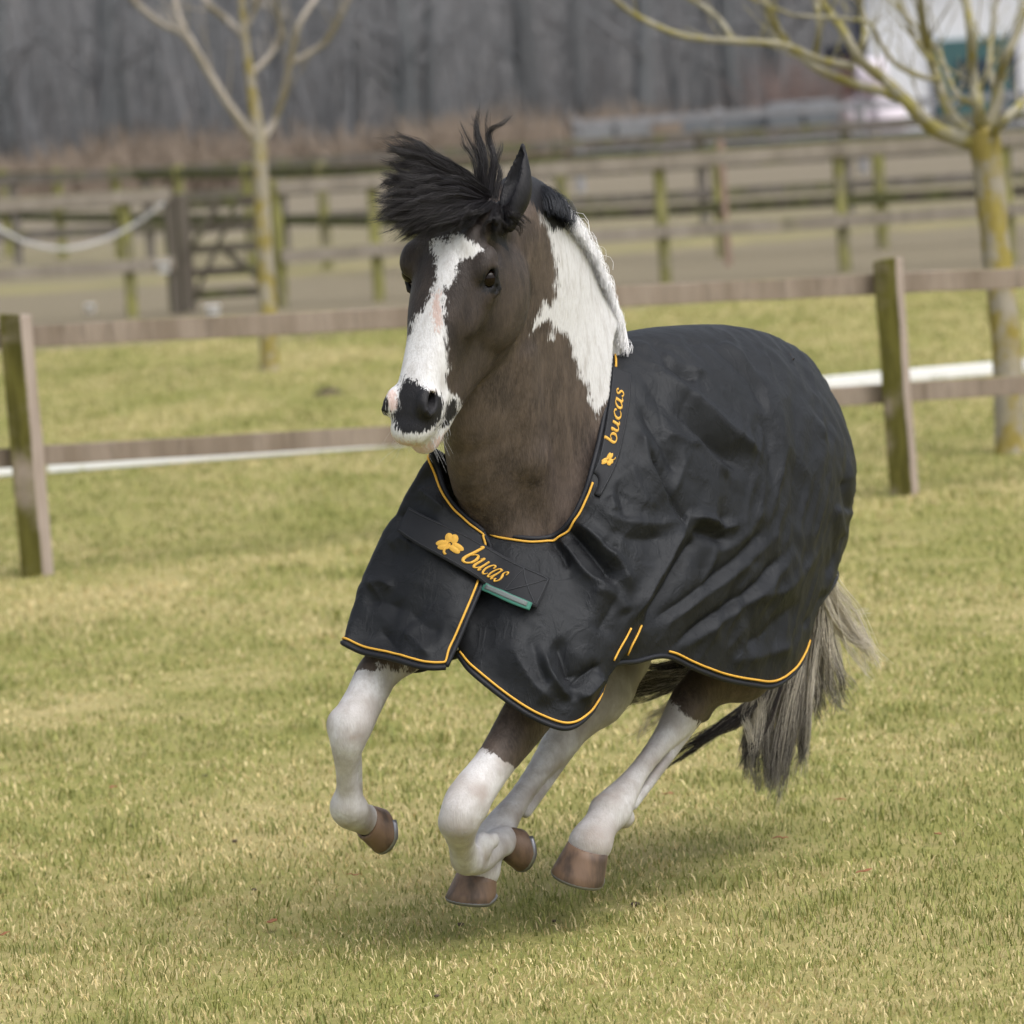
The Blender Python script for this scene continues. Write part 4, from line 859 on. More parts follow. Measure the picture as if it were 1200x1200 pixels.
# --- hooves with shoes
m_hoof, t, b = mat('hoof_horn', rough=.5)
n = noise(t, 60, 4, .6, None, (1, 1, .25)); n_2 = noise(t, 22, 3, .6, None, (1, 1, .3))
cc_ = mix(t, smooth(t, n_2, .40, .68), (.19, .122, .083), (.05, .038, .032)); cc_ = mix(t, math_(t, 'MULTIPLY', n, .5), cc_, (.16, .105, .075)); t.links.new(cc_, b.inputs['Base Color']); bump(t, b, n, .3, .004)
m_shoe, t, b = mat('shoe_steel', (.25, .25, .27), .45); b.inputs['Metallic'].default_value = .8
def hoof(c0, dirv, toe, r=.047, L_=.075):
    """c0 coronet centre, dirv axis to the sole, toe direction (horse frame)"""
    dirv = _nrm(dirv); toe = _nrm(toe-dirv*(toe@dirv)); sd = np.cross(dirv, toe); v = []; f = []; nu = 28
    prof = [(-.008, .86, 0), (0, .95, 0), (.008, .99, .02), (.25, 1.06, .08), (.5, 1.14, .16), (.75, 1.21, .24), (1., 1.28, .32), (1.03, 1.25, .33)]
    for (h, s, sh) in prof:
        for j in range(nu):
            a = 2*math.pi*j/nu; ca, sa = math.cos(a), math.sin(a)
            hh = h*L_*(1+.0*ca) if h < .02 else h*L_*(1-.28*max(0, -ca)*min(1, h*2))
            rr = r*s*(1 if ca > 0 else 1-.10*abs(ca))
            v.append(c0+dirv*hh+toe*(ca*rr+sh*r*.9)+sd*(sa*rr*.97))
    m = len(prof)
    for i in range(m-1):
        for j in range(nu): k = (j+1) % nu; f.append((i*nu+j, i*nu+k, (i+1)*nu+k, (i+1)*nu+j))
    base = len(v); v.append(c0+dirv*L_*.93+toe*r*.25)
    for j in range(nu): f.append(((m-1)*nu+j, (m-1)*nu+(j+1) % nu, base))
    q = MB(); q.add(fromh(np.array(v)), f); o = q.build('hoof', m_hoof, horse, True)
    pts = []
    for j in range(24):
        a = math.radians(-140+280*j/23); ca, sa = math.cos(a), math.sin(a); pts.append(c0+dirv*(L_*1.03*(1-.25*max(0, -ca)))+toe*(ca*r*1.12+.33*r*.9)+sd*sa*r*1.1)
    q = MB(); q.tube(fromh(np.array(pts)), .008, 6); q.build('horseshoe', m_shoe, o, True)
def campoint(dx, dy, dz): return toh(ORG+np.array([dx, dy, dz])@CB)      # direction given as picture right, up, toward viewer
hoof(J(430, 962, -.305), campoint(.78, -.25, -.6), campoint(-.25, -.9, -.2), .045, .06)
hoof(J(592, 986, -.085), campoint(.80, -.18, -.55), campoint(-.1, -.95, -.1), .043, .058)
hoof(lh[-1], campoint(-.26, -.93, -.22), campoint(-.45, -.25, .85), .054, .078)
hoof(rh[-1], campoint(-.08, -.98, -.12), campoint(-.70, -.10, .65), .051, .064)
# ------------------------------------------------------------------ the rug
rug = empty('horse_rug', tuple(hw(-.6, 0, .6)))
tag(rug, 'black horse rug with yellow piping and yellow lettering worn by the cantering horse', 'rug')
Lc = [  # left columns, neckline / spine -> hem: (x, y, side offset)
 [(560, 612, -.05), (556, 650, -.05), (548, 690, -.045), (538, 730, -.03), (534, 766, -.02)],
 [(588, 625, -.015), (583, 660, -.005), (576, 700, .005), (566, 748, .02), (556, 790, .03)],
 [(620, 631, .03), (620, 668, .06), (614, 715, .085), (604, 765, .10), (596, 822, .10)],
 [(648, 628, .065), (660, 665, .11), (658, 725, .15), (645, 790, .17), (634, 845, .165)],
 [(668, 610, .09), (690, 650, .15), (697, 720, .20), (686, 795, .22), (668, 853, .215)],
 [(684, 580, .11), (714, 628, .185), (732, 690, .235), (722, 765, .25), (697, 828, .235)],
 [(694, 548, .12), (734, 595, .205), (760, 665, .26), (752, 735, .275), (716, 782, .25)],
 [(703, 512, .115), (752, 555, .215), (788, 635, .28), (782, 715, .295), (746, 775, .27)],
 [(711, 468, .095), (764, 508, .20), (812, 605, .29), (815, 700, .31), (780, 769, .29)],
 [(716, 428, .06), (778, 470, .195), (840, 580, .295), (848, 695, .32), (815, 784, .305)],
 [(718, 400, .0), (790, 432, .17), (862, 545, .295), (880, 685, .325), (848, 796, .31)],
 [(752, 386, 0), (822, 420, .17), (890, 535, .295), (908, 680, .325), (878, 802, .31)],
 [(800, 381, 0), (858, 418, .17), (916, 530, .29), (930, 680, .315), (906, 804, .30)],
 [(850, 381, 0), (898, 420, .165), (945, 530, .28), (948, 690, .285), (930, 788, .275)],
 [(900, 393, 0), (938, 436, .15), (972, 540, .25), (967, 672, .25), (944, 762, .245)],
 [(938, 415, 0), (972, 460, .11), (1000, 545, .19), (990, 645, .20), (951, 726, .21)],
]
for _i, _k in ((0, .5), (1, .8), (2, 1.), (3, 1.), (4, .9), (5, .6), (6, .3)):
    Lc[_i] = [(x, y, l+_k*e) for (x, y, l), e in zip(Lc[_i], (.045, .052, .050, .046, .044))]
for _i, _k in ((4, .5), (5, .8), (6, 1.), (7, 1.), (8, .9), (9, .5)):
    Lc[_i] = [(x, y, l+_k*e) for (x, y, l), e in zip(Lc[_i], (.035, .025, .01, 0, 0))]
Lh = np.array([[J(*p) for p in c] for c in Lc])                                   # (16,5,3)
tailc = np.array([(-1.26, 0, 1.30), (-1.40, 0, 1.22), (-1.49, 0, 1.02), (-1.46, 0, .84), (-1.40, 0, .72)])
mir = np.array([1, -1, 1.])
Rp = [  # right front columns (flap on top)
 [(566, 624, -.02), (571, 650, -.02), (561, 690, -.02), (546, 732, -.015), (522, 784, -.03)],
 [(545, 606, -.055), (542, 642, -.05), (530, 690, -.055), (515, 738, -.06), (496, 783, -.07)],
 [(525, 582, -.09), (507, 622, -.105), (490, 680, -.125), (474, 735, -.14), (459, 772, -.145)],
 [(514, 552, -.115), (486, 595, -.165), (458, 652, -.205), (434, 712, -.225), (424, 764, -.215)],
 [(508, 528, -.125), (474, 580, -.205), (440, 648, -.265), (415, 715, -.28), (404, 754, -.26)],
]
for _i, _k in ((0, 1.), (1, 1.), (2, .8), (3, .45), (4, .2)):
    Rp[_i] = [(x, y, l+_k*e) for (x, y, l), e in zip(Rp[_i], (.012, .024, .034, .04, .045))]
Rh = np.array([[J(*p) for p in c] for c in Rp])
Rm = Lh*mir
# hidden right side: blend from the front flap to the mirrored back
hid = []
for k, w in ((6, .75), (7, .45), (8, .2), (9, .05), (10, 0), (11, 0), (12, 0), (13, 0), (14, 0), (15, 0)):
    c = Rm[k].copy(); c[:, 0] += w*.14*np.linspace(.3, 1, 5); hid.append(c)
cols_ = np.concatenate([Rh, np.array(hid), tailc[None], Lh[::-1]])               # right closure -> tail -> left closure
NC = len(cols_); SUBC, NR = 18, 170
iSp0, iSp1 = 5+4, 5+10+1+5          # columns whose top lies on the spine
rows = []
for i, c in enumerate(cols_):
    g = None
    if iSp0 <= i <= iSp1: g = c[1]*mir
    rows.append(catmull(c, NR, ghost0=g))
rows = np.array(rows)                                                             # (NC, NR, 3)
NCF = (NC-1)*SUBC+1
RG = catmull(rows, NCF)                                                           # (NCF, NR, 3) horse frame
for _ in range(26):                                            # even out the drape between the measured columns
    G2_ = RG.copy(); G2_[1:-1] = .5*RG[1:-1]+.25*(RG[:-2]+RG[2:]); wv_ = np.clip(np.minimum(np.arange(NR)/12., (NR-1-np.arange(NR))/12.), 0, 1)[None, :, None]; wu_ = np.clip(np.minimum(np.arange(NCF)/30., (NCF-1-np.arange(NCF))/30.), 0, 1)[:, None, None]; RG = RG+(G2_-RG)*wv_*wu_
RW = fromh(RG)
def gridnormals(G):
    a = np.gradient(G, axis=0); b_ = np.gradient(G, axis=1); n_ = np.cross(a, b_); return n_/(np.linalg.norm(n_, axis=2)[..., None]+1e-12)
gn = gridnormals(RW)
cen = fromh(np.array([-.55, 0, 1.0]))
sgn = np.sign(((RW-cen)*gn).sum(-1).mean()); gn = gn*sgn
gp = pix(RW)
# folds: (polyline in picture positions, width px, height m); positive = ridge
uu = np.arange(NCF)/SUBC
LEFT = (uu > 5+10+.5)[:, None] & np.ones((1, NR), bool); RIGHTF = (uu < 4.6)[:, None] & np.ones((1, NR), bool)
folds = [
 ([(776, 424), (798, 438), (818, 447)], 5, -.010), ([(772, 412), (800, 428), (828, 440)], 8, .008),
 ([(752, 440), (790, 480), (835, 520), (880, 555)], 13, -.026), ([(775, 438), (815, 470), (860, 510), (892, 536)], 10, .018),
 ([(760, 446), (800, 492), (838, 538), (856, 560)], 7, .016), ([(748, 470), (775, 520), (800, 560)], 9, -.012), ([(775, 505), (800, 514), (822, 522)], 6, .007),
 ([(760, 520), (775, 560), (800, 602), (808, 608)], 6, -.020), ([(750, 500), (760, 545), (785, 590)], 8, .012),
 ([(806, 604), (830, 610), (848, 618), (868, 612)], 6, .016), ([(812, 618), (835, 628), (856, 634)], 9, -.018), ([(845, 600), (850, 615), (838, 622)], 5, -.008),
 ([(735, 735), (758, 690), (785, 645), (806, 615)], 9, .022), ([(752, 742), (780, 695), (806, 650), (825, 625)], 11, -.024),
 ([(760, 735), (810, 697), (860, 657), (905, 610)], 6, -.012), ([(772, 738), (822, 700), (872, 662), (915, 620)], 8, .010),
 ([(780, 764), (830, 725), (880, 690), (925, 640)], 6, -.014), ([(790, 768), (845, 728), (895, 690), (935, 640)], 9, .010),
 ([(660, 616), (685, 640), (708, 664), (722, 684)], 9, -.024), ([(668, 606), (700, 634), (726, 664), (735, 700)], 9, .018),
 ([(645, 630), (658, 648), (668, 668)], 6, -.014), ([(652, 628), (672, 652), (690, 676), (716, 690)], 7, .013), ([(705, 632), (716, 642), (725, 640)], 5, -.008),
 ([(690, 690), (720, 700), (735, 720)], 10, .012),
 ([(636, 760), (642, 785), (655, 806), (668, 822)], 7, .018), ([(650, 745), (664, 780), (672, 800)], 11, -.020), ([(668, 806), (685, 792), (704, 778)], 7, -.016), ([(676, 822), (695, 806), (708, 790)], 8, .014),
 ([(620, 740), (632, 780), (640, 806)], 10, -.010), ([(600, 760), (625, 800), (650, 825)], 10, .007),
 ([(700, 745), (712, 720), (725, 690)], 12, -.010),
 ([(925, 440), (934, 500), (932, 570), (918, 640)], 9, -.008), ([(955, 470), (962, 530), (958, 600), (940, 660)], 10, .008), ([(905, 450), (915, 510), (912, 580)], 10, .007),
 ([(820, 395), (850, 420), (880, 450), (900, 490)], 5, -.007), ([(835, 395), (868, 420), (898, 455)], 7, .006), ([(885, 480), (902, 520), (905, 570)], 5, -.007),
 ([(800, 400), (830, 402), (860, 398)], 5, -.005), ([(760, 400), (775, 415), (785, 430)], 6, -.008),
 ([(988, 560), (992, 580), (996, 604)], 5, -.016), ([(975, 590), (985, 615), (992, 630)], 7, .010), ([(1000, 600), (985, 640), (968, 680)], 8, -.010),
 ([(870, 760), (900, 740), (940, 700)], 12, -.012), ([(850, 775), (890, 770), (930, 755)], 10, .010), ([(880, 700), (920, 690), (960, 640)], 10, .010), ([(940, 740), (955, 715), (970, 690)], 6, -.008),
 ([(700, 600), (730, 610), (760, 615), (795, 612)], 9, .009), ([(710, 620), (745, 632), (780, 630)], 9, -.009), ([(722, 560), (730, 590), (735, 612)], 8, -.008), ([(735, 540), (748, 572), (760, 598)], 8, .008),
 ([(715, 580), (722, 600)], 6, .007), ([(880, 600), (890, 640), (880, 670)], 10, -.008), ([(840, 650), (870, 630), (900, 590)], 9, .008),
 # right front panel
 ([(430, 690), (445, 682), (462, 690)], 9, .012), ([(425, 705), (450, 705), (475, 715)], 12, -.010), ([(455, 600), (490, 610), (515, 618)], 10, -.008), ([(470, 740), (490, 755), (505, 775)], 9, .010), ([(445, 735), (460, 755), (470, 770)], 9, -.010),
 ([(490, 570), (505, 585), (520, 600)], 7, .010), ([(480, 715), (500, 735), (520, 740)], 10, -.006), ([(455, 640), (470, 632), (485, 640)], 9, .008),
]
def segdist(Pq, line):
    line = np.asarray(line, float); L_ = catmull(line, 24) if len(line) > 2 else line
    best = np.full(Pq.shape[:2], 1e9); tt = np.zeros(Pq.shape[:2]); n_ = len(L_)-1
    lo_, hi_ = L_.min(0)-60, L_.max(0)+60
    m = np.all((Pq > lo_) & (Pq < hi_), -1); Q_ = Pq[m]; bb_ = np.full(len(Q_), 1e9); t_ = np.zeros(len(Q_))
    for i in range(n_):
        a, b_ = L_[i], L_[i+1]; e = b_-a; h = np.clip(((Q_-a)@e)/(e@e+1e-9), 0, 1); d = np.linalg.norm(Q_-a-h[:, None]*e, axis=1)
        u = d < bb_; bb_[u] = d[u]; t_[u] = (i+h[u])/n_
    best[m] = bb_; tt[m] = t_; return best, tt
disp = np.zeros((NCF, NR))
for line, w, h in folds:
    d, tpar = segdist(gp, line)
    taper = np.clip(np.minimum(tpar, 1-tpar)/.22, 0, 1); taper = taper*taper*(3-2*taper)*.85+.15*(d < 1e8)
    side = RIGHTF if max(q[0] for q in line) < 530 else LEFT
    disp += np.where(side, 1.25*h*np.exp(-(d/(w*.92))**1.3)*taper, 0)
# the side away from the viewer gets soft drape folds of its own
vv = np.linspace(0, 1, NR)[None, :]
far = np.clip((uu-4.6)/1.5, 0, 1)*np.clip((16.2-uu)/1.2, 0, 1)
disp += far[:, None]*vv*.010*np.sin(uu[:, None]*2.6+2.2*np.sin(vv*3))
wr = RG*np.array([1, 1, 1.]); q1 = vnoise(np.stack([(RG[..., 0]+RG[..., 2]*.9)*16, (RG[..., 0]-RG[..., 2])*5, RG[..., 1]*6], -1), 4); q2 = vnoise(np.stack([(RG[..., 0]-RG[..., 2]*.6)*26, (RG[..., 0]+RG[..., 2])*9, RG[..., 1]*12], -1), 8)
ridged = 1-2*np.abs(q1)
disp += (.0055*ridged+.0035*q2)*(.35+.65*np.clip(vv*6, 0, 1))
q3 = vnoise(RG*60, 12); disp += .0006*q3
def crease(freq, seed, width, ang):
    a_ = np.stack([RG[..., 0]*math.cos(ang)+RG[..., 2]*math.sin(ang), RG[..., 2]*math.cos(ang)-RG[..., 0]*math.sin(ang), RG[..., 1]], -1)
    a_ = a_+.05*np.stack([vnoise(RG*7+3, seed), vnoise(RG*7+9, seed+1), vnoise(RG*7+14, seed+2)], -1)
    n_ = vnoise(a_*np.array([freq, freq*.30, freq*.5]), seed+3); mk = np.clip(vnoise(RG*4.5, seed+4)*1.4+.35, 0, 1); return np.exp(-np.abs(n_)/width)*mk*np.sign(vnoise(RG*3, seed+6)+.2)
busy = .28+.55*np.exp(-(((gp[..., 0]-770)/110)**2+((gp[..., 1]-560)/120)**2))
disp += busy*(.0055*crease(8, 40, .10, -.9)+.0045*crease(13, 50, .11, .6)+.0032*crease(19, 60, .13, -.3)+.0030*crease(11, 70, .10, -1.2))
amp = np.clip(np.minimum(vv*14, (1-vv)*8+.25), .12, 1)
disp *= np.where(np.ones_like(disp) > 0, amp, 1)
RW = RW + gn*disp[..., None]
# flap lies on the left panel; left panel edge tucks under
over = np.clip(1-uu/1.6, 0, 1)[:, None]; RW = RW + gn*(over*.010)[..., None]
und = np.clip((uu-(NC-1)+1.4)/1.4, 0, 1)[:, None]; RW = RW - gn*(und*.012)[..., None]
gn2 = gridnormals(RW)*sgn
idx = np.arange(NCF*NR).reshape(NCF, NR)
fq = np.stack([idx[:-1, :-1], idx[1:, :-1], idx[1:, 1:], idx[:-1, 1:]], -1).reshape(-1, 4)
if sgn < 0: fq = fq[:, ::-1]
m_rug, t, b = mat('rug_fabric', (.010, .0115, .015), .5, .27); b.inputs['Specular Tint'].default_value = (.92, .96, 1, 1)
n1 = noise(t, 900, 2, .5); n2 = noise(t, 14, 4, .6)
t.links.new(mix(t, smooth(t, n2, .35, .7), (.0066, .0070, .0082), (.0108, .0114, .0130)), b.inputs['Base Color'])
rr = N(t, 'ShaderNodeMapRange'); rr.inputs[3].default_value = .50; rr.inputs[4].default_value = .66; t.links.new(n2, rr.inputs[0]); t.links.new(rr.outputs[0], b.inputs['Roughness'])
n5 = noise(t, 40, 4, .65)
n6 = noise(t, 13, 5, .6, None, (1, 1, .6)); n6.node.inputs['Distortion'].default_value = .6
rid = math_(t, 'SUBTRACT', 1., smooth(t, math_(t, 'ABSOLUTE', math_(t, 'SUBTRACT', n6, .5)), 0., .07))
bump(t, b, math_(t, 'ADD', math_(t, 'ADD', math_(t, 'MULTIPLY', n1, .12), math_(t, 'MULTIPLY', n5, .8)), math_(t, 'MULTIPLY', rid, .5)), .30, .005)
rme = mesh('shell', RW.reshape(-1, 3), fq)
bb = bmesh.new(); bb.from_mesh(rme); bmesh.ops.remove_doubles(bb, verts=bb.verts, dist=.0008); bb.to_mesh(rme); bb.free()
rme.polygons.foreach_set('use_smooth', np.ones(len(rme.polygons), dtype=bool))
shell = link('shell', rme, m_rug, rug); so = shell.modifiers.new('thickness', 'SOLIDIFY'); so.thickness = .006; so.offset = -1
bvh = BVHTree.FromPolygons([tuple(p) for p in RW.reshape(-1, 3)], [tuple(int(i) for i in q) for q in fq])
def onrug(x, y, lift=.006):
    r = ray(x, y); r = r/np.linalg.norm(r); h = bvh.ray_cast(Vector(CAM), Vector(r))
    n_ = np.array(h[1]); n_ = n_*(-1 if n_@r > 0 else 1); return np.array(h[0])+n_*lift, n_
m_pipe, t, b = mat('yellow_piping', (.72, .40, .05), .6); nn = noise(t, 500, 2); t.links.new(mix(t, nn, (.55, .29, .03), (.76, .43, .07)), b.inputs['Base Color'])
m_bind, t, b = mat('edge_binding', (.010, .011, .015), .6)
def colu(u): return int(round(u*SUBC))
def edgeline(c0, c1, top=True, inset=0., lift=.003):
    """polyline along neckline or hem between columns"""
    rng = np.arange(colu(c0), colu(c1)+1); out = []
    for i in rng:
        line = RW[i] if top else RW[i][::-1]; nl = gn2[i] if top else gn2[i][::-1]
        s = np.concatenate([[0], np.cumsum(np.linalg.norm(np.diff(line[:40], axis=0), axis=1))]); k = np.searchsorted(s, inset) if inset > 0 else 0; k = min(k, 38)
        if inset > 0 and k > 0:
            w = (inset-s[k-1])/(s[k]-s[k-1]); p = line[k-1]*(1-w)+line[k]*w
        else: p = line[0]
        out.append(p+nl[k]*lift)
    return np.array(out)
def smoothline(p, it=3):
    p = p.copy()
    for _ in range(it): p[1:-1] = .5*p[1:-1]+.25*(p[:-2]+p[2:])
    return p
def pipe(pts, name, m, r, parent=rug, n=7):
    q = MB(); q.tube(smoothline(np.asarray(pts)), r, n); return q.build(name, m, parent, True)
def colline(u, inset, v0, v1, lift, rev=1):
    """line down a closure edge, inset by columns"""
    i = colu(u); a, b_ = int(v0*(NR-1)), int(v1*(NR-1)); j = i+rev
    p = RW[i]; d = RW[min(max(i+rev*3, 0), NCF-1)]-p; d /= np.linalg.norm(d, axis=1)[:, None]+1e-9
    return (p+d*inset+gn2[i]*lift)[a:b_+1:3]
uL = 5+10+1; UE = NC-1
# bindings round every free edge
pipe(edgeline(0, 9, True, 0, 0), 'neck_binding', m_bind, .0065); pipe(edgeline(UE-10, UE, True, 0, 0), 'neck_binding', m_bind, .0065)
pipe(edgeline(0, UE, False, 0, 0), 'hem_binding', m_bind, .0065); pipe(colline(0, 0, 0, 1, 0), 'closure_binding', m_bind, .006)
# yellow piping
ins = .014
hemR = edgeline(0, 6, False, ins); clo = colline(0, ins, .04, .965, .003); neckR = edgeline(0, 7, True, ins)
pipe(np.concatenate([neckR[::-1], clo[2:-2], hemR[1:]]), 'piping', m_pipe, .0029)
pipe(edgeline(UE-5.6, UE-.2, True, ins), 'piping', m_pipe, .0029); pipe(edgeline(UE-9.6, UE-9.0, True, ins), 'piping', m_pipe, .0029)
pipe(edgeline(UE-6.0, UE-.1, False, ins), 'piping', m_pipe, .0029); pipe(edgeline(UE-14.2, UE-8.0, False, ins), 'piping', m_pipe, .0029)
for ln in ([(739, 736), (733, 748), (726, 760), (719, 774)], [(751, 733), (746, 745), (740, 756), (735, 767)]):
    pipe(np.array([onrug(x, y, .002)[0] for x, y in catmull(np.array(ln, float), 14)]), 'stitching', m_pipe, .0026)
# --- straps, letters, clover, woven label: laid on the cloth
def conform(cor, nu, nv, lift, smooth_it=14):
    """cor: picture corners (top-left, top-right, bottom-right, bottom-left) or curved edges -> grid of points lying on the rug"""
    top, bot = [catmull(np.array(e, float), nu) for e in cor]
    G = np.zeros((nu, nv, 3)); Nn = np.zeros((nu, nv, 3))
    for i in range(nu):
        for j in range(nv):
            w = j/(nv-1); p = top[i]*(1-w)+bot[i]*w; G[i, j], Nn[i, j] = onrug(p[0], p[1], 0)
    for _ in range(smooth_it):
        Nn[1:-1] = (Nn[1:-1]*2+Nn[:-2]+Nn[2:])/4; Nn[:, 1:-1] = (Nn[:, 1:-1]*2+Nn[:, :-2]+Nn[:, 2:])/4
        Gs = G.copy(); Gs[1:-1] = (G[1:-1]*2+G[:-2]+G[2:])/4; Gs[:, 1:-1] = (Gs[:, 1:-1]*2+Gs[:, :-2]+Gs[:, 2:])/4; G = Gs
    Nn /= np.linalg.norm(Nn, axis=2)[..., None]; return G+Nn*lift, Nn
def band(name, G, Nn, th, m, parent):
    nu, nv = G.shape[:2]; v = np.concatenate([G.reshape(-1, 3), (G-Nn*th).reshape(-1, 3)]); o = nu*nv; ix = np.arange(o).reshape(nu, nv); f = []
    for i in range(nu-1):
        for j in range(nv-1):
            a, b_, c_, d = ix[i, j], ix[i+1, j], ix[i+1, j+1], ix[i, j+1]; f += [(a, b_, c_, d), (d+o, c_+o, b_+o, a+o)]
    bd = list(ix[:, 0])+list(ix[-1, 1:])+list(ix[-2::-1, -1])+list(ix[0, -2:0:-1])
    for a, b_ in zip(bd, bd[1:]+bd[:1]): f.append((a, b_, b_+o, a+o))
    q = MB(); q.add(v, f); return q.build(name, m, parent, True)
def onband(G, Nn, u, v, lift):
    nu, nv = G.shape[:2]; a = np.clip(u*(nu-1), 0, nu-1.001); b_ = np.clip(v*(nv-1), 0, nv-1.001); i, j = int(a), int(b_); s, w = a-i, b_-j
    f = lambda X: X[i, j]*(1-s)*(1-w)+X[i+1, j]*s*(1-w)+X[i, j+1]*(1-s)*w+X[i+1, j+1]*s*w
    return f(G)+f(Nn)*lift
m_strap, t, b = mat('strap_webbing', (.012, .013, .016), .7); bump(t, b, noise(t, 700, 2), .3, .002)
m_thread, t, b = mat('yellow_embroidery', (.78, .36, .04), .55); nn = noise(t, 420, 2, .5, None, (1, 1, 3)); t.links.new(mix(t, nn, (.50, .27, .03), (.80, .47, .09)), b.inputs['Base Color']); bump(t, b, nn, .5, .003)
# letters as thick brush strokes: (points x,y in units of x-height, widths); slanted serif lettering
LET = {
 'b': ([[(.10, 1.62), (.22, 1.70), (.27, 1.62), (.20, 1.0), (.13, .38), (.24, .06), (.50, .0), (.74, .22), (.78, .62), (.62, .92), (.42, .90), (.26, .66)]], [[.10, .17, .22, .24, .23, .19, .17, .21, .23, .17, .11, .08]], .92),
 'u': ([[(.02, .78), (.14, .98), (.22, .92), (.18, .55), (.15, .22), (.28, .03), (.46, .10), (.62, .36), (.72, .66)], [(.76, 1.0), (.72, .6), (.68, .2), (.76, .03), (.92, .16)]], [[.07, .14, .20, .23, .22, .18, .13, .10, .09], [.22, .24, .23, .18, .07]], 1.0),
 'c': ([[(.72, .74), (.70, .90), (.54, .99), (.30, .88), (.13, .55), (.15, .22), (.34, .02), (.56, .05), (.74, .24)]], [[.17, .20, .13, .17, .23, .23, .17, .13, .07]], .84),
 'a': ([[(.72, .90), (.52, .98), (.28, .84), (.12, .48), (.16, .14), (.34, .04), (.54, .26), (.68, .60)], [(.80, 1.0), (.72, .55), (.68, .18), (.78, .03), (.94, .16)]], [[.12, .13, .18, .22, .21, .15, .11, .09], [.20, .24, .23, .17, .07]], 1.0),
 's': ([[(.66, .74), (.62, .93), (.44, 1.0), (.26, .86), (.30, .66), (.50, .48), (.58, .26), (.44, .03), (.22, .03), (.10, .22)]], [[.14, .15, .12, .16, .20, .22, .20, .14, .15, .17]], .78)}
def ribbon(pts, wid, mp, lift, m=26):
    P_ = catmull(np.array(pts, float), m); W_ = catmull(np.array(wid, float), m); d = np.gradient(P_, axis=0); d /= np.linalg.norm(d, axis=1)[:, None]; n_ = np.stack([-d[:, 1], d[:, 0]], 1)
    v = []; f = []
    for i in range(m):
        for k, (s, h) in enumerate(((-.5, 0), (-.32, .8), (0, 1), (.32, .8), (.5, 0))):
            p = P_[i]+n_[i]*s*W_[i]; v.append(mp(p[0], p[1], lift*h))
    for i in range(m-1):
        for k in range(4): f.append((i*5+k, i*5+k+1, (i+1)*5+k+1, (i+1)*5+k))
    f.append((0, 1, 2, 3, 4)); e = (m-1)*5; f.append((e+4, e+3, e+2, e+1, e)); return v, f
def wordmark(G, Nn, u0, u1, vbase, xh, parent, slant=.22, aspect=1., cl=(.0, .0, .0)):
    """clover + word along +u; xh = x-height in band heights; aspect = band length / band height"""
    tot = sum(LET[c_][2] for c_ in 'bucas'); x = 0; sc = (u1-u0)/tot
    for ch in 'bucas':
        st, wd, adv = LET[ch]; q = MB()
        for s_, w_ in zip(st, wd):
            mp = lambda a, b_, h: onband(G, Nn, u0+(x+a+slant*b_)*sc, vbase-b_*xh, .0012+h)
            q.add(*ribbon(s_, w_, mp, .0022))
        q.build('letter', m_thread, parent, True); x += adv
    cu, cv, cr = cl; q = MB()
    for an in (90+20, 210+20, 330+20):
        for off in (-1, 1):
            a = math.radians(an); bx, by = math.cos(a)*cr*.58, math.sin(a)*cr*.58; px2, py2 = -math.sin(a)*off*cr*.20, math.cos(a)*off*cr*.20
            v = []; f = []; nn_ = 14
            for ring in ((1., 0), (.75, .8), (0, 1)):
                for k in range(nn_):
                    t_ = 2*math.pi*k/nn_; ex, ey = math.cos(t_)*cr*.52*ring[0], math.sin(t_)*cr*.30*ring[0]
                    xx_ = bx+px2+ex*math.cos(a)-ey*math.sin(a); yy_ = by+py2+ex*math.sin(a)+ey*math.cos(a)
                    v.append(onband(G, Nn, cu+xx_/aspect, cv-yy_, .0012+.0022*ring[1]))
            for r_ in range(2):
                for k in range(nn_): f.append((r_*nn_+k, r_*nn_+(k+1) % nn_, (r_+1)*nn_+(k+1) % nn_, (r_+1)*nn_+k))
            q.add(v, f)
    mp = lambda a, b_, h: onband(G, Nn, cu+a/aspect, cv-b_, .0012+h)
    q.add(*ribbon([(0, 0), (-.10*cr, -.5*cr), (.05*cr, -1.0*cr), (.3*cr, -1.15*cr)], [.16*cr, .18*cr, .2*cr, .24*cr], mp, .0022, 10))
    q.build('clover_emblem', m_thread, parent, True)
# chest strap
G1, N1 = conform(([(484, 596), (530, 622), (587, 653), (612, 668), (641, 682)], [(469, 628), (508, 651), (556, 681), (588, 697), (628, 716)]), 60, 14, .021, 40)
strap = band('chest_strap', G1, N1, .004, m_strap, rug)
wordmark(G1, N1, .365, .70, .78, .40, strap, .24, 5.2, (.285, .50, .31))
box_ = [(.775, .06), (.985, .06), (.985, .94), (.775, .94), (.775, .06), (.985, .94)]
m_stitch, t, b = mat('black_stitching', (.035, .037, .042), .6)
q = MB()
for (a, b_) in zip(box_[:-1], box_[1:]):
    q.tube([onband(G1, N1, a[0]+(b_[0]-a[0])*w, a[1]+(b_[1]-a[1])*w, .0008) for w in np.linspace(0, 1, 12)], .0011, 5)
q.tube([onband(G1, N1, .985-.21*w, .06+.88*w, .0008) for w in np.linspace(0, 1, 12)], .0011, 5); q.build('box_stitching', m_stitch, strap, True)
q = MB()
for v_ in (.07, .93): q.tube([onband(G1, N1, w, v_, .0006) for w in np.linspace(.01, .77, 60)], .0009, 5)
q.build('edge_stitching', m_stitch, strap, True)
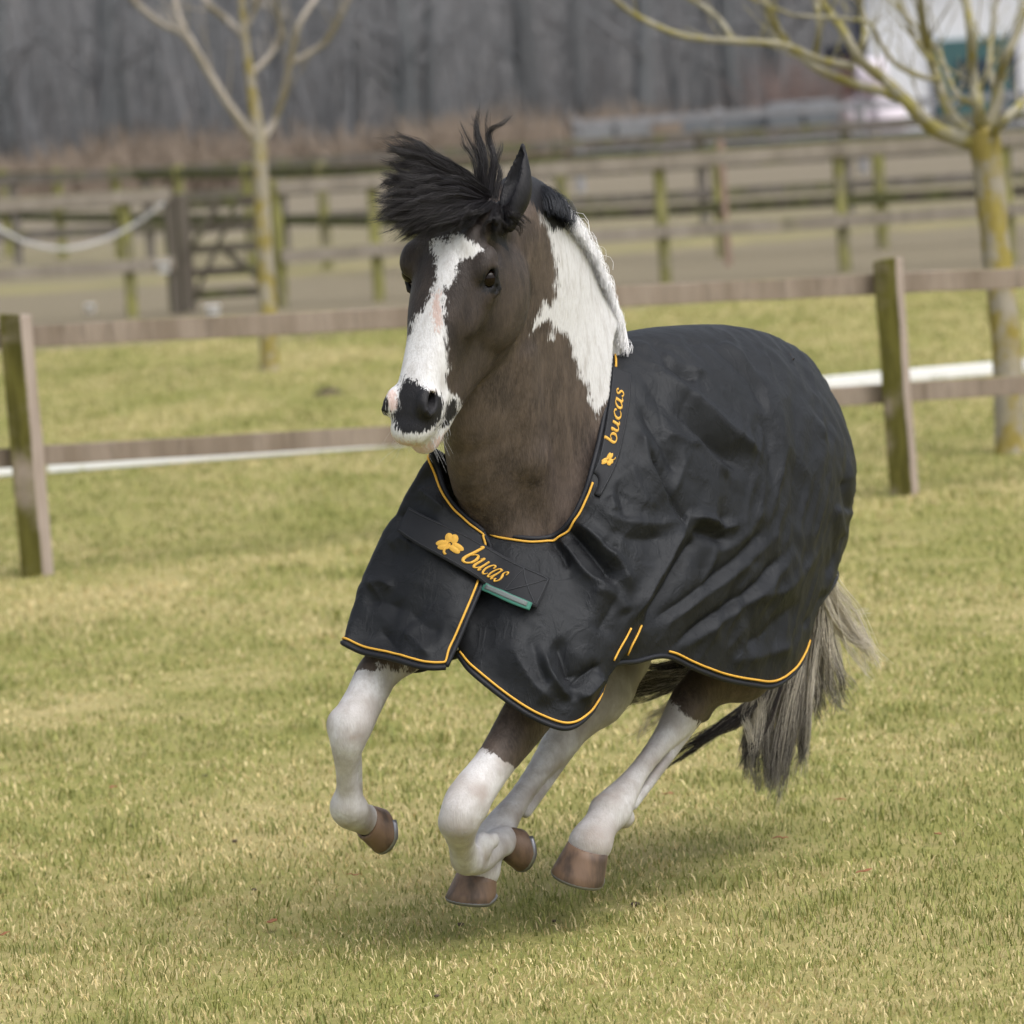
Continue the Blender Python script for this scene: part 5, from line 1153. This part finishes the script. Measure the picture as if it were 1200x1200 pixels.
# woven label
G2, N2 = conform(([(574, 687), (598, 699), (623, 710)], [(569, 696), (594, 709), (619, 720)]), 20, 6, .0265, 6)
m_green, t, b = mat('label_green', (.04, .16, .12), .6); m_grey, t, b = mat('label_grey', (.13, .15, .15), .6)
lab = band('woven_label', G2, N2, .002, m_green, rug)
def sub(G, Nn, u0, u1, v0, v1, nu, nv, lift): 
    P_ = np.array([[onband(G, Nn, u0+(u1-u0)*i/(nu-1), v0+(v1-v0)*j/(nv-1), lift) for j in range(nv)] for i in range(nu)]); return P_, np.array([[onband(Nn, Nn, u0+(u1-u0)*i/(nu-1), v0+(v1-v0)*j/(nv-1), 0) for j in range(nv)] for i in range(nu)])
P_, Q_ = sub(G2, N2, .06, .92, .12, .70, 14, 4, .0012); band('label_panel', P_, Q_, .001, m_grey, lab)
# neck patch beside the crest
G3, N3 = conform(([(684, 577), (699, 545), (708, 505), (714, 466), (717, 431)], [(703, 583), (722, 545), (732, 505), (738, 466), (739, 440)]), 60, 12, .007)
nb = band('neck_patch', G3, N3, .004, m_strap, rug)
wordmark(G3, N3, .385, .80, .66, .36, nb, .24, 6.2, (.275, .50, .30))
q = MB()
for v_ in (.06, .94): q.tube([onband(G3, N3, w, v_, .0006) for w in np.linspace(.01, .99, 60)], .0009, 5)
q.build('edge_stitching', m_stitch, nb, True)

# --- the coat stays under the cloth: settle any skin that would stand proud of the rug
_co = np.zeros(len(bm_.vertices)*3, np.float32); bm_.vertices.foreach_get('co', _co); _co = _co.reshape(-1, 3).astype(float)
_h = bvh.find_nearest(Vector(RW[NCF//2+60, 60])); SGN = 1. if np.array(_h[1]) @ gn2[NCF//2+60, 60] > 0 else -1.
opening = polysd(px_, [(512, 540), (520, 578), (545, 608), (566, 627), (620, 634), (648, 631), (670, 612), (686, 580), (705, 512), (714, 466), (718, 428), (719, 402), (724, 380), (726, 300), (660, 180), (560, 180), (480, 500)]) > 0
cand = np.nonzero((bv[:, 2] > .5) & (bv[:, 2] < 1.47) & (bv[:, 0] < .4) & ~(opening & (facing > -.25)) & ~((px_[:, 1] > 838) | ((px_[:, 0] < 490) & (px_[:, 1] > 776)) | ((px_[:, 0] > 730) & (px_[:, 1] > 800))))[0]; moved = 0; TG = .014
delta = np.zeros(len(_co))
for i in cand:
    v = _co[i]; h = bvh.find_nearest(Vector(v), .16)
    if h[0] is None: continue
    p = np.array(h[0]); n_ = np.array(h[1])*SGN; d = v-p; sd_ = d@n_; ln = np.linalg.norm(d)
    if sd_ > 0 and ln > 1e-6 and sd_/ln < .8: continue
    if sd_ > -TG: _co[i] = v-n_*(sd_+TG); moved += 1; delta[i] = sd_+TG
print('settled', moved, 'max', delta.max())
bm_.vertices.foreach_set('co', _co.astype(np.float32).ravel()); bm_.update()
# ------------------------------------------------------------------ hair: forelock, mane, tail, whiskers
rng = np.random.default_rng(7)
def strandmesh(name, S, R, C, m, parent):
    """S (n,k,3) strands, R (n,k) radii, C (n,k,3) colours -> three-sided tubes"""
    n, k = S.shape[:2]; t = np.gradient(S, axis=1); t /= np.linalg.norm(t, axis=2)[..., None]+1e-9
    ref = rng.normal(size=(n, 1, 3)); a = np.cross(t, ref); a /= np.linalg.norm(a, axis=2)[..., None]+1e-9; b_ = np.cross(t, a)
    an = np.arange(3)*2*math.pi/3
    V = S[:, :, None, :]+R[:, :, None, None]*(np.cos(an)[None, None, :, None]*a[:, :, None, :]+np.sin(an)[None, None, :, None]*b_[:, :, None, :])
    ix = np.arange(n*k*3).reshape(n, k, 3); q = []
    for j in range(3):
        j2 = (j+1) % 3; q.append(np.stack([ix[:, :-1, j], ix[:, :-1, j2], ix[:, 1:, j2], ix[:, 1:, j]], -1).reshape(-1, 4))
    me = mesh(name, V.reshape(-1, 3), np.concatenate(q)); cattr(me, 'hair', np.repeat(C[:, :, None, :], 3, 2).reshape(-1, 3))
    return link(name, me, m, parent)
m_hair, t, b = mat('hair', rough=.42, spec=.35); t.links.new(attr(t, 'hair', 'Color'), b.inputs['Base Color'])
def guided(guides, n, k, spread0, spread1, clump=.6, wave=.004, var=.12):
    """strands following randomly blended neighbouring guides; guides: list of (list of world points, weight)"""
    G = np.array([catmull(np.array(g, float), k) for g, w in guides]); W = np.array([w for g, w in guides], float); W /= W.sum()
    pick = rng.choice(len(G), n, p=W); other = np.clip(pick+rng.integers(-1, 2, n), 0, len(G)-1); f = rng.random((n, 1, 1))*.5
    S = G[pick]*(1-f)+G[other]*f
    nc = max(5, n//45); u = np.linspace(0, 1, k)[None, :, None]; cw = rng.choice(len(G), nc, p=W); byg = [np.nonzero(cw == g_)[0] for g_ in range(len(G))]
    cid = np.array([rng.choice(byg[p_]) if len(byg[p_]) else rng.integers(0, nc) for p_ in pick]); cof = rng.normal(size=(nc, 1, 3)); f = rng.random((nc, 1, 1))*.5; S = G[pick]*(1-f[cid])+G[np.clip(pick+np.where(cid % 2 == 0, 1, -1), 0, len(G)-1)]*f[cid]
    sp = spread0+(spread1-spread0)*u
    S = S+sp*(cof[cid]*clump*.9+rng.normal(size=(n, 1, 3))*(1-clump)*(1.25-.75*u))
    cph = rng.random((nc, 1, 3))*6.28; cfr = 2+rng.random((nc, 1, 3))*4
    S = S+wave*u*np.sin(cfr[cid]*u*3+cph[cid]+rng.normal(size=(n, 1, 3))*.25)
    ln = 1-var*np.abs(rng.normal(size=(n, 1)))*1.0; ln = np.clip(ln, .45, 1.02)
    uu_ = np.linspace(0, 1, k)[None, :]*ln*(k-1); i = np.clip(uu_.astype(int), 0, k-2); w = (uu_-i)[..., None]; ar = np.arange(n)[:, None]
    return S[ar, i]*(1-w)+S[ar, i+1]*w
def gd(*p): return [at(x, y, d) for x, y, d in p]
# forelock
R0 = 11.40
fg = [(gd((572, 226, R0), (532, 200, 11.36), (495, 182, 11.33), (458, 164, 11.32)), 1.1), (gd((570, 228, R0), (530, 208, 11.34), (492, 196, 11.30), (456, 186, 11.28)), 1.2), (gd((568, 230, R0), (528, 216, 11.32), (488, 212, 11.27), (452, 210, 11.25)), 1.4), (gd((566, 232, R0), (532, 222, 11.3), (488, 224, 11.24), (446, 232, 11.22)), 1.5), (gd((566, 235, R0), (530, 232, 11.28), (490, 240, 11.22), (448, 254, 11.20)), 1.5), (gd((568, 238, R0), (535, 240, 11.28), (498, 252, 11.22), (464, 268, 11.20)), 1.3), (gd((570, 240, R0), (545, 246, 11.29), (510, 260, 11.24), (482, 276, 11.22)), 1.0)]
S1 = guided(fg, 6600, 10, .006, .023, .72, .012, .14)
fg2 = [(gd((564, 228, R0), (556, 200, 11.40), (542, 178, 11.41), (530, 158, 11.42)), .35), (gd((566, 226, R0), (564, 190, 11.40), (558, 160, 11.42), (550, 132, 11.44)), .9), (gd((570, 226, R0), (572, 186, 11.41), (566, 156, 11.43), (564, 126, 11.45)), .9), (gd((574, 226, R0), (578, 190, 11.41), (574, 156, 11.43), (600, 133, 11.45)), .8), (gd((578, 228, R0), (582, 200, 11.42), (580, 180, 11.43), (584, 158, 11.44)), .5)]
S2 = guided(fg2, 480, 10, .008, .013, .6, .008, .3)
fg3 = [(gd((570, 238, R0), (548, 248, 11.28), (528, 258, 11.26), (512, 272, 11.26)), 1), (gd((578, 240, R0), (566, 252, 11.29), (556, 262, 11.28), (545, 276, 11.29)), 1), (gd((584, 240, R0), (582, 254, 11.31), (584, 264, 11.31), (588, 276, 11.33)), 1), (gd((590, 240, R0), (598, 252, 11.34), (606, 260, 11.35), (614, 268, 11.38)), 1)]
S3 = guided(fg3, 1000, 10, .008, .016, .75, .008, .25)
S = np.concatenate([S1, S2, S3]); n = len(S); k = S.shape[1]
R = (.00062*(1-.7*np.linspace(0, 1, k)))[None, :]*(.7+.6*rng.random((n, 1)))
C = np.array([.012, .0105, .0115])[None, None, :]*(.6+1.0*rng.random((n, 1, 1)))*np.ones((1, k, 1)); C = C+np.linspace(0, 1, k)[None, :, None]*np.array([.006, .0045, .004])
tag(strandmesh('forelock', S, R, C, m_hair, horse), kind='stuff')
# mane along the crest: short, standing, tipping over to the far side
nM = 7000; cl_ = catmull(np.array(CREST), 200); pos = rng.random(nM); ii = np.clip((pos*168).astype(int)+28, 0, 198); k = 7
root = cl_[ii]+rng.normal(size=(nM, 3))*np.array([.006, .010, .004])+np.array([-.004, .004, -.004])
tang = _nrm(np.array([1., 0, 0])); tg = np.gradient(cl_, axis=0)[ii]; tg /= np.linalg.norm(tg, axis=1)[:, None]
outw = np.cross(tg, SIDE); outw /= np.linalg.norm(outw, axis=1)[:, None]
cenl = catmull(np.array([(a+b_)/2 for a, b_, w in NS]), 200)[ii]; fl = np.sign(((root-cenl)*outw).sum(1)); outw *= fl[:, None]
ln = (.055+.05*rng.random(nM))*(1+.0*pos); u = np.linspace(0, 1, k)
nc = 60; cid = (pos*nc).astype(int) % nc; cj = rng.normal(size=(nc, 3))
lat = SIDE[None, :]; sp_ = ln/.08
w4 = np.stack([root+lat*.078-outw*.064, root+lat*.052-outw*.016, root+lat*.004+outw*.004, root-lat*.032-outw*.006, root-lat*.062-outw*.055], 1)
w4 = w4-outw[:, None, :]*(.007*(pos < .8))[:, None, None]
w4 = w4+(cj[cid]*.003)[:, None, :]*np.linspace(.3, 1.6, 5)[None, :, None]+rng.normal(size=(nM, 1, 3))*.0022-tg[:, None, :]*(.05*np.linspace(0, 1, 5)**1.2)[None, :, None]*sp_[:, None, None]
S = catmull(w4.transpose(1, 0, 2), k).transpose(1, 0, 2)
cutl = rng.uniform(.6, 1, nM); uu_ = np.linspace(0, 1, k)[None]*cutl[:, None]*(k-1); i_ = np.clip(uu_.astype(int), 0, k-2); wq = (uu_-i_)[..., None]; ar = np.arange(nM)[:, None]; S = S[ar, i_]*(1-wq)+S[ar, i_+1]*wq
fly = rng.random(nM) < .03
S[fly] += (rng.normal(size=(fly.sum(), 1, 3))*.010+outw[fly][:, None, :]*.020)*(u**1.5)[None, :, None]
R = (.00055*(1-.6*u))[None, :]*(.7+.6*rng.random((nM, 1)))
wf = np.clip((.80-pos+rng.normal(size=nM)*.02)/.02, 0, 1)[:, None, None]
C = wf*np.array([.92, .91, .90])*(.88+.12*rng.random((nM, 1, 1)))+(1-wf)*np.array([.022, .024, .030])*(.6+.9*rng.random((nM, 1, 1))); C = C*np.ones((1, k, 1))
keep = ~((wf[:, 0, 0] > .5) & (rng.random(nM) < .55)); S, R, C = S[keep], R[keep], C[keep]; R = R*.9
tag(strandmesh('mane', fromh(S), R, C, m_hair, horse), kind='stuff')
# tail
TD = 12.80
tg1 = [(gd((955, 640, TD), (930, 720, TD), (905, 800, 12.75), (884, 850, 12.7), (876, 905, 12.68)), .8), (gd((958, 640, TD), (938, 720, TD), (915, 800, 12.76), (900, 865, 12.73), (896, 925, 12.7)), 1.2), (gd((960, 640, TD), (945, 720, TD), (928, 800, 12.76), (914, 870, 12.74), (906, 932, 12.72)), 1.5), (gd((962, 640, TD), (950, 720, TD), (938, 800, 12.78), (928, 860, 12.77), (920, 908, 12.76)), 1.2), (gd((962, 640, TD), (956, 720, TD), (950, 790, 12.8), (944, 835, 12.8), (938, 868, 12.8)), .8), (gd((962, 645, TD), (962, 720, TD), (968, 770, 12.82), (978, 805, 12.83), (988, 832, 12.84)), .7)]
Sa = guided(tg1, 3400, 12, .012, .030, .62, .012, .2)
tg2 = [(gd((955, 650, TD), (970, 700, TD), (992, 738, 12.85), (1012, 762, 12.87), (1030, 778, 12.88)), 1), (gd((955, 650, TD), (972, 690, TD), (992, 718, 12.85), (1008, 745, 12.87), (1022, 800, 12.88)), .5), (gd((955, 650, TD), (972, 690, TD), (995, 700, 12.85), (1015, 704, 12.87), (1036, 684, 12.88)), .12), (gd((955, 660, TD), (970, 720, TD), (985, 740, 12.85), (1000, 752, 12.87), (1016, 758, 12.88)), 1)]
Sb = guided(tg2, 480, 12, .012, .028, .5, .008, .25)
tg3 = [(gd((940, 660, TD), (910, 760, 12.72), (885, 818, 12.66), (845, 852, 12.6), (772, 896, 12.55)), 1), (gd((940, 660, TD), (905, 770, 12.72), (878, 832, 12.66), (838, 856, 12.6), (790, 878, 12.55)), 1.)]
Sc = guided(tg3, 600, 12, .009, .016, .7, .012, .22)
tg4 = [(gd((940, 660, TD), (870, 760, 12.66), (800, 790, 12.6), (745, 800, 12.55), (688, 826, 12.5)), 1), (gd((940, 660, TD), (860, 770, 12.66), (790, 800, 12.6), (740, 818, 12.55), (700, 838, 12.5)), .9), (gd((940, 660, TD), (860, 765, 12.66), (790, 782, 12.6), (745, 792, 12.55), (705, 802, 12.5)), 1)]
Sd = guided(tg4, 900, 12, .011, .024, .66, .012, .22)
tg5 = [(gd((940, 660, TD), (868, 775, 12.66), (800, 815, 12.6), (765, 838, 12.55), (735, 868, 12.5)), 1), (gd((940, 660, TD), (880, 770, 12.66), (850, 800, 12.6), (825, 812, 12.58), (800, 820, 12.55)), 1), (gd((955, 650, TD), (905, 760, 12.7), (885, 800, 12.66), (880, 840, 12.64), (885, 880, 12.62)), 1.6)]
Se = guided(tg5, 420, 12, .014, .024, .5, .014, .2)
tg6 = [(gd((940, 700, TD), (920, 790, 12.7), (900, 850, 12.66), (882, 876, 12.64), (860, 904, 12.62)), 1), (gd((940, 700, TD), (918, 795, 12.7), (898, 855, 12.66), (880, 880, 12.64), (864, 900, 12.62)), 1)]
Sf = guided(tg6, 40, 12, .003, .004, .7, .004, .2)
sets = [(Sa, .22), (Sb, -.1), (Sc, .97), (Sd, .84), (Se, .05), (Sf, 1.)]
S = np.concatenate([q[0] for q in sets]); n = len(S); k = 12; dk = []
for q, p in sets:
    g = rng.integers(0, max(2, len(q)//16), len(q)); pr = rng.random(max(2, len(q)//16)); dk.append(np.clip((p-pr[g])*6+.5+rng.normal(size=len(q))*.3, 0, 1))
dk = np.concatenate(dk)[:, None, None]; u = np.linspace(0, 1, k)
C = (1-dk)*np.array([.66, .60, .50])*(.7+.5*rng.random((n, 1, 1)))+dk*np.array([.028, .022, .019])*(.6+1.*rng.random((n, 1, 1))); C = C*np.ones((1, k, 1))
low_ = np.clip((u-.62)/.3, 0, 1)[None, :, None]*(np.arange(n) < len(Sa))[:, None, None]; C = C*(1-.72*low_)
R = (.0008*(1-.6*u))[None, :]*(.7+.6*rng.random((n, 1)))
tag(strandmesh('tail', S, R, C, m_hair, horse), kind='stuff')
# whiskers round the muzzle
W_ = []
for q in range(46):
    s = 1 if q % 3 else -1; A = .33+.08*rng.random(); Bq = s*(.02+.03*rng.random()); r_ = hp(A, Bq, -.07-.06*rng.random()); d = _nrm(HA*(.5+rng.random()*.6)+HB*s*(.3+rng.random()*.7)+HC_*rng.normal()*.5-ZZ*.2); L_ = .03+.05*rng.random()
    W_.append([r_+d*L_*u_+np.array([0, 0, -.012])*u_*u_ for u_ in np.linspace(0, 1, 6)])
W_ = fromh(np.array(W_)); tag(strandmesh('whiskers', W_, np.full(W_.shape[:2], .0004)*np.linspace(1, .4, 6)[None], np.full(W_.shape, .42), m_hair, horse), kind='stuff')
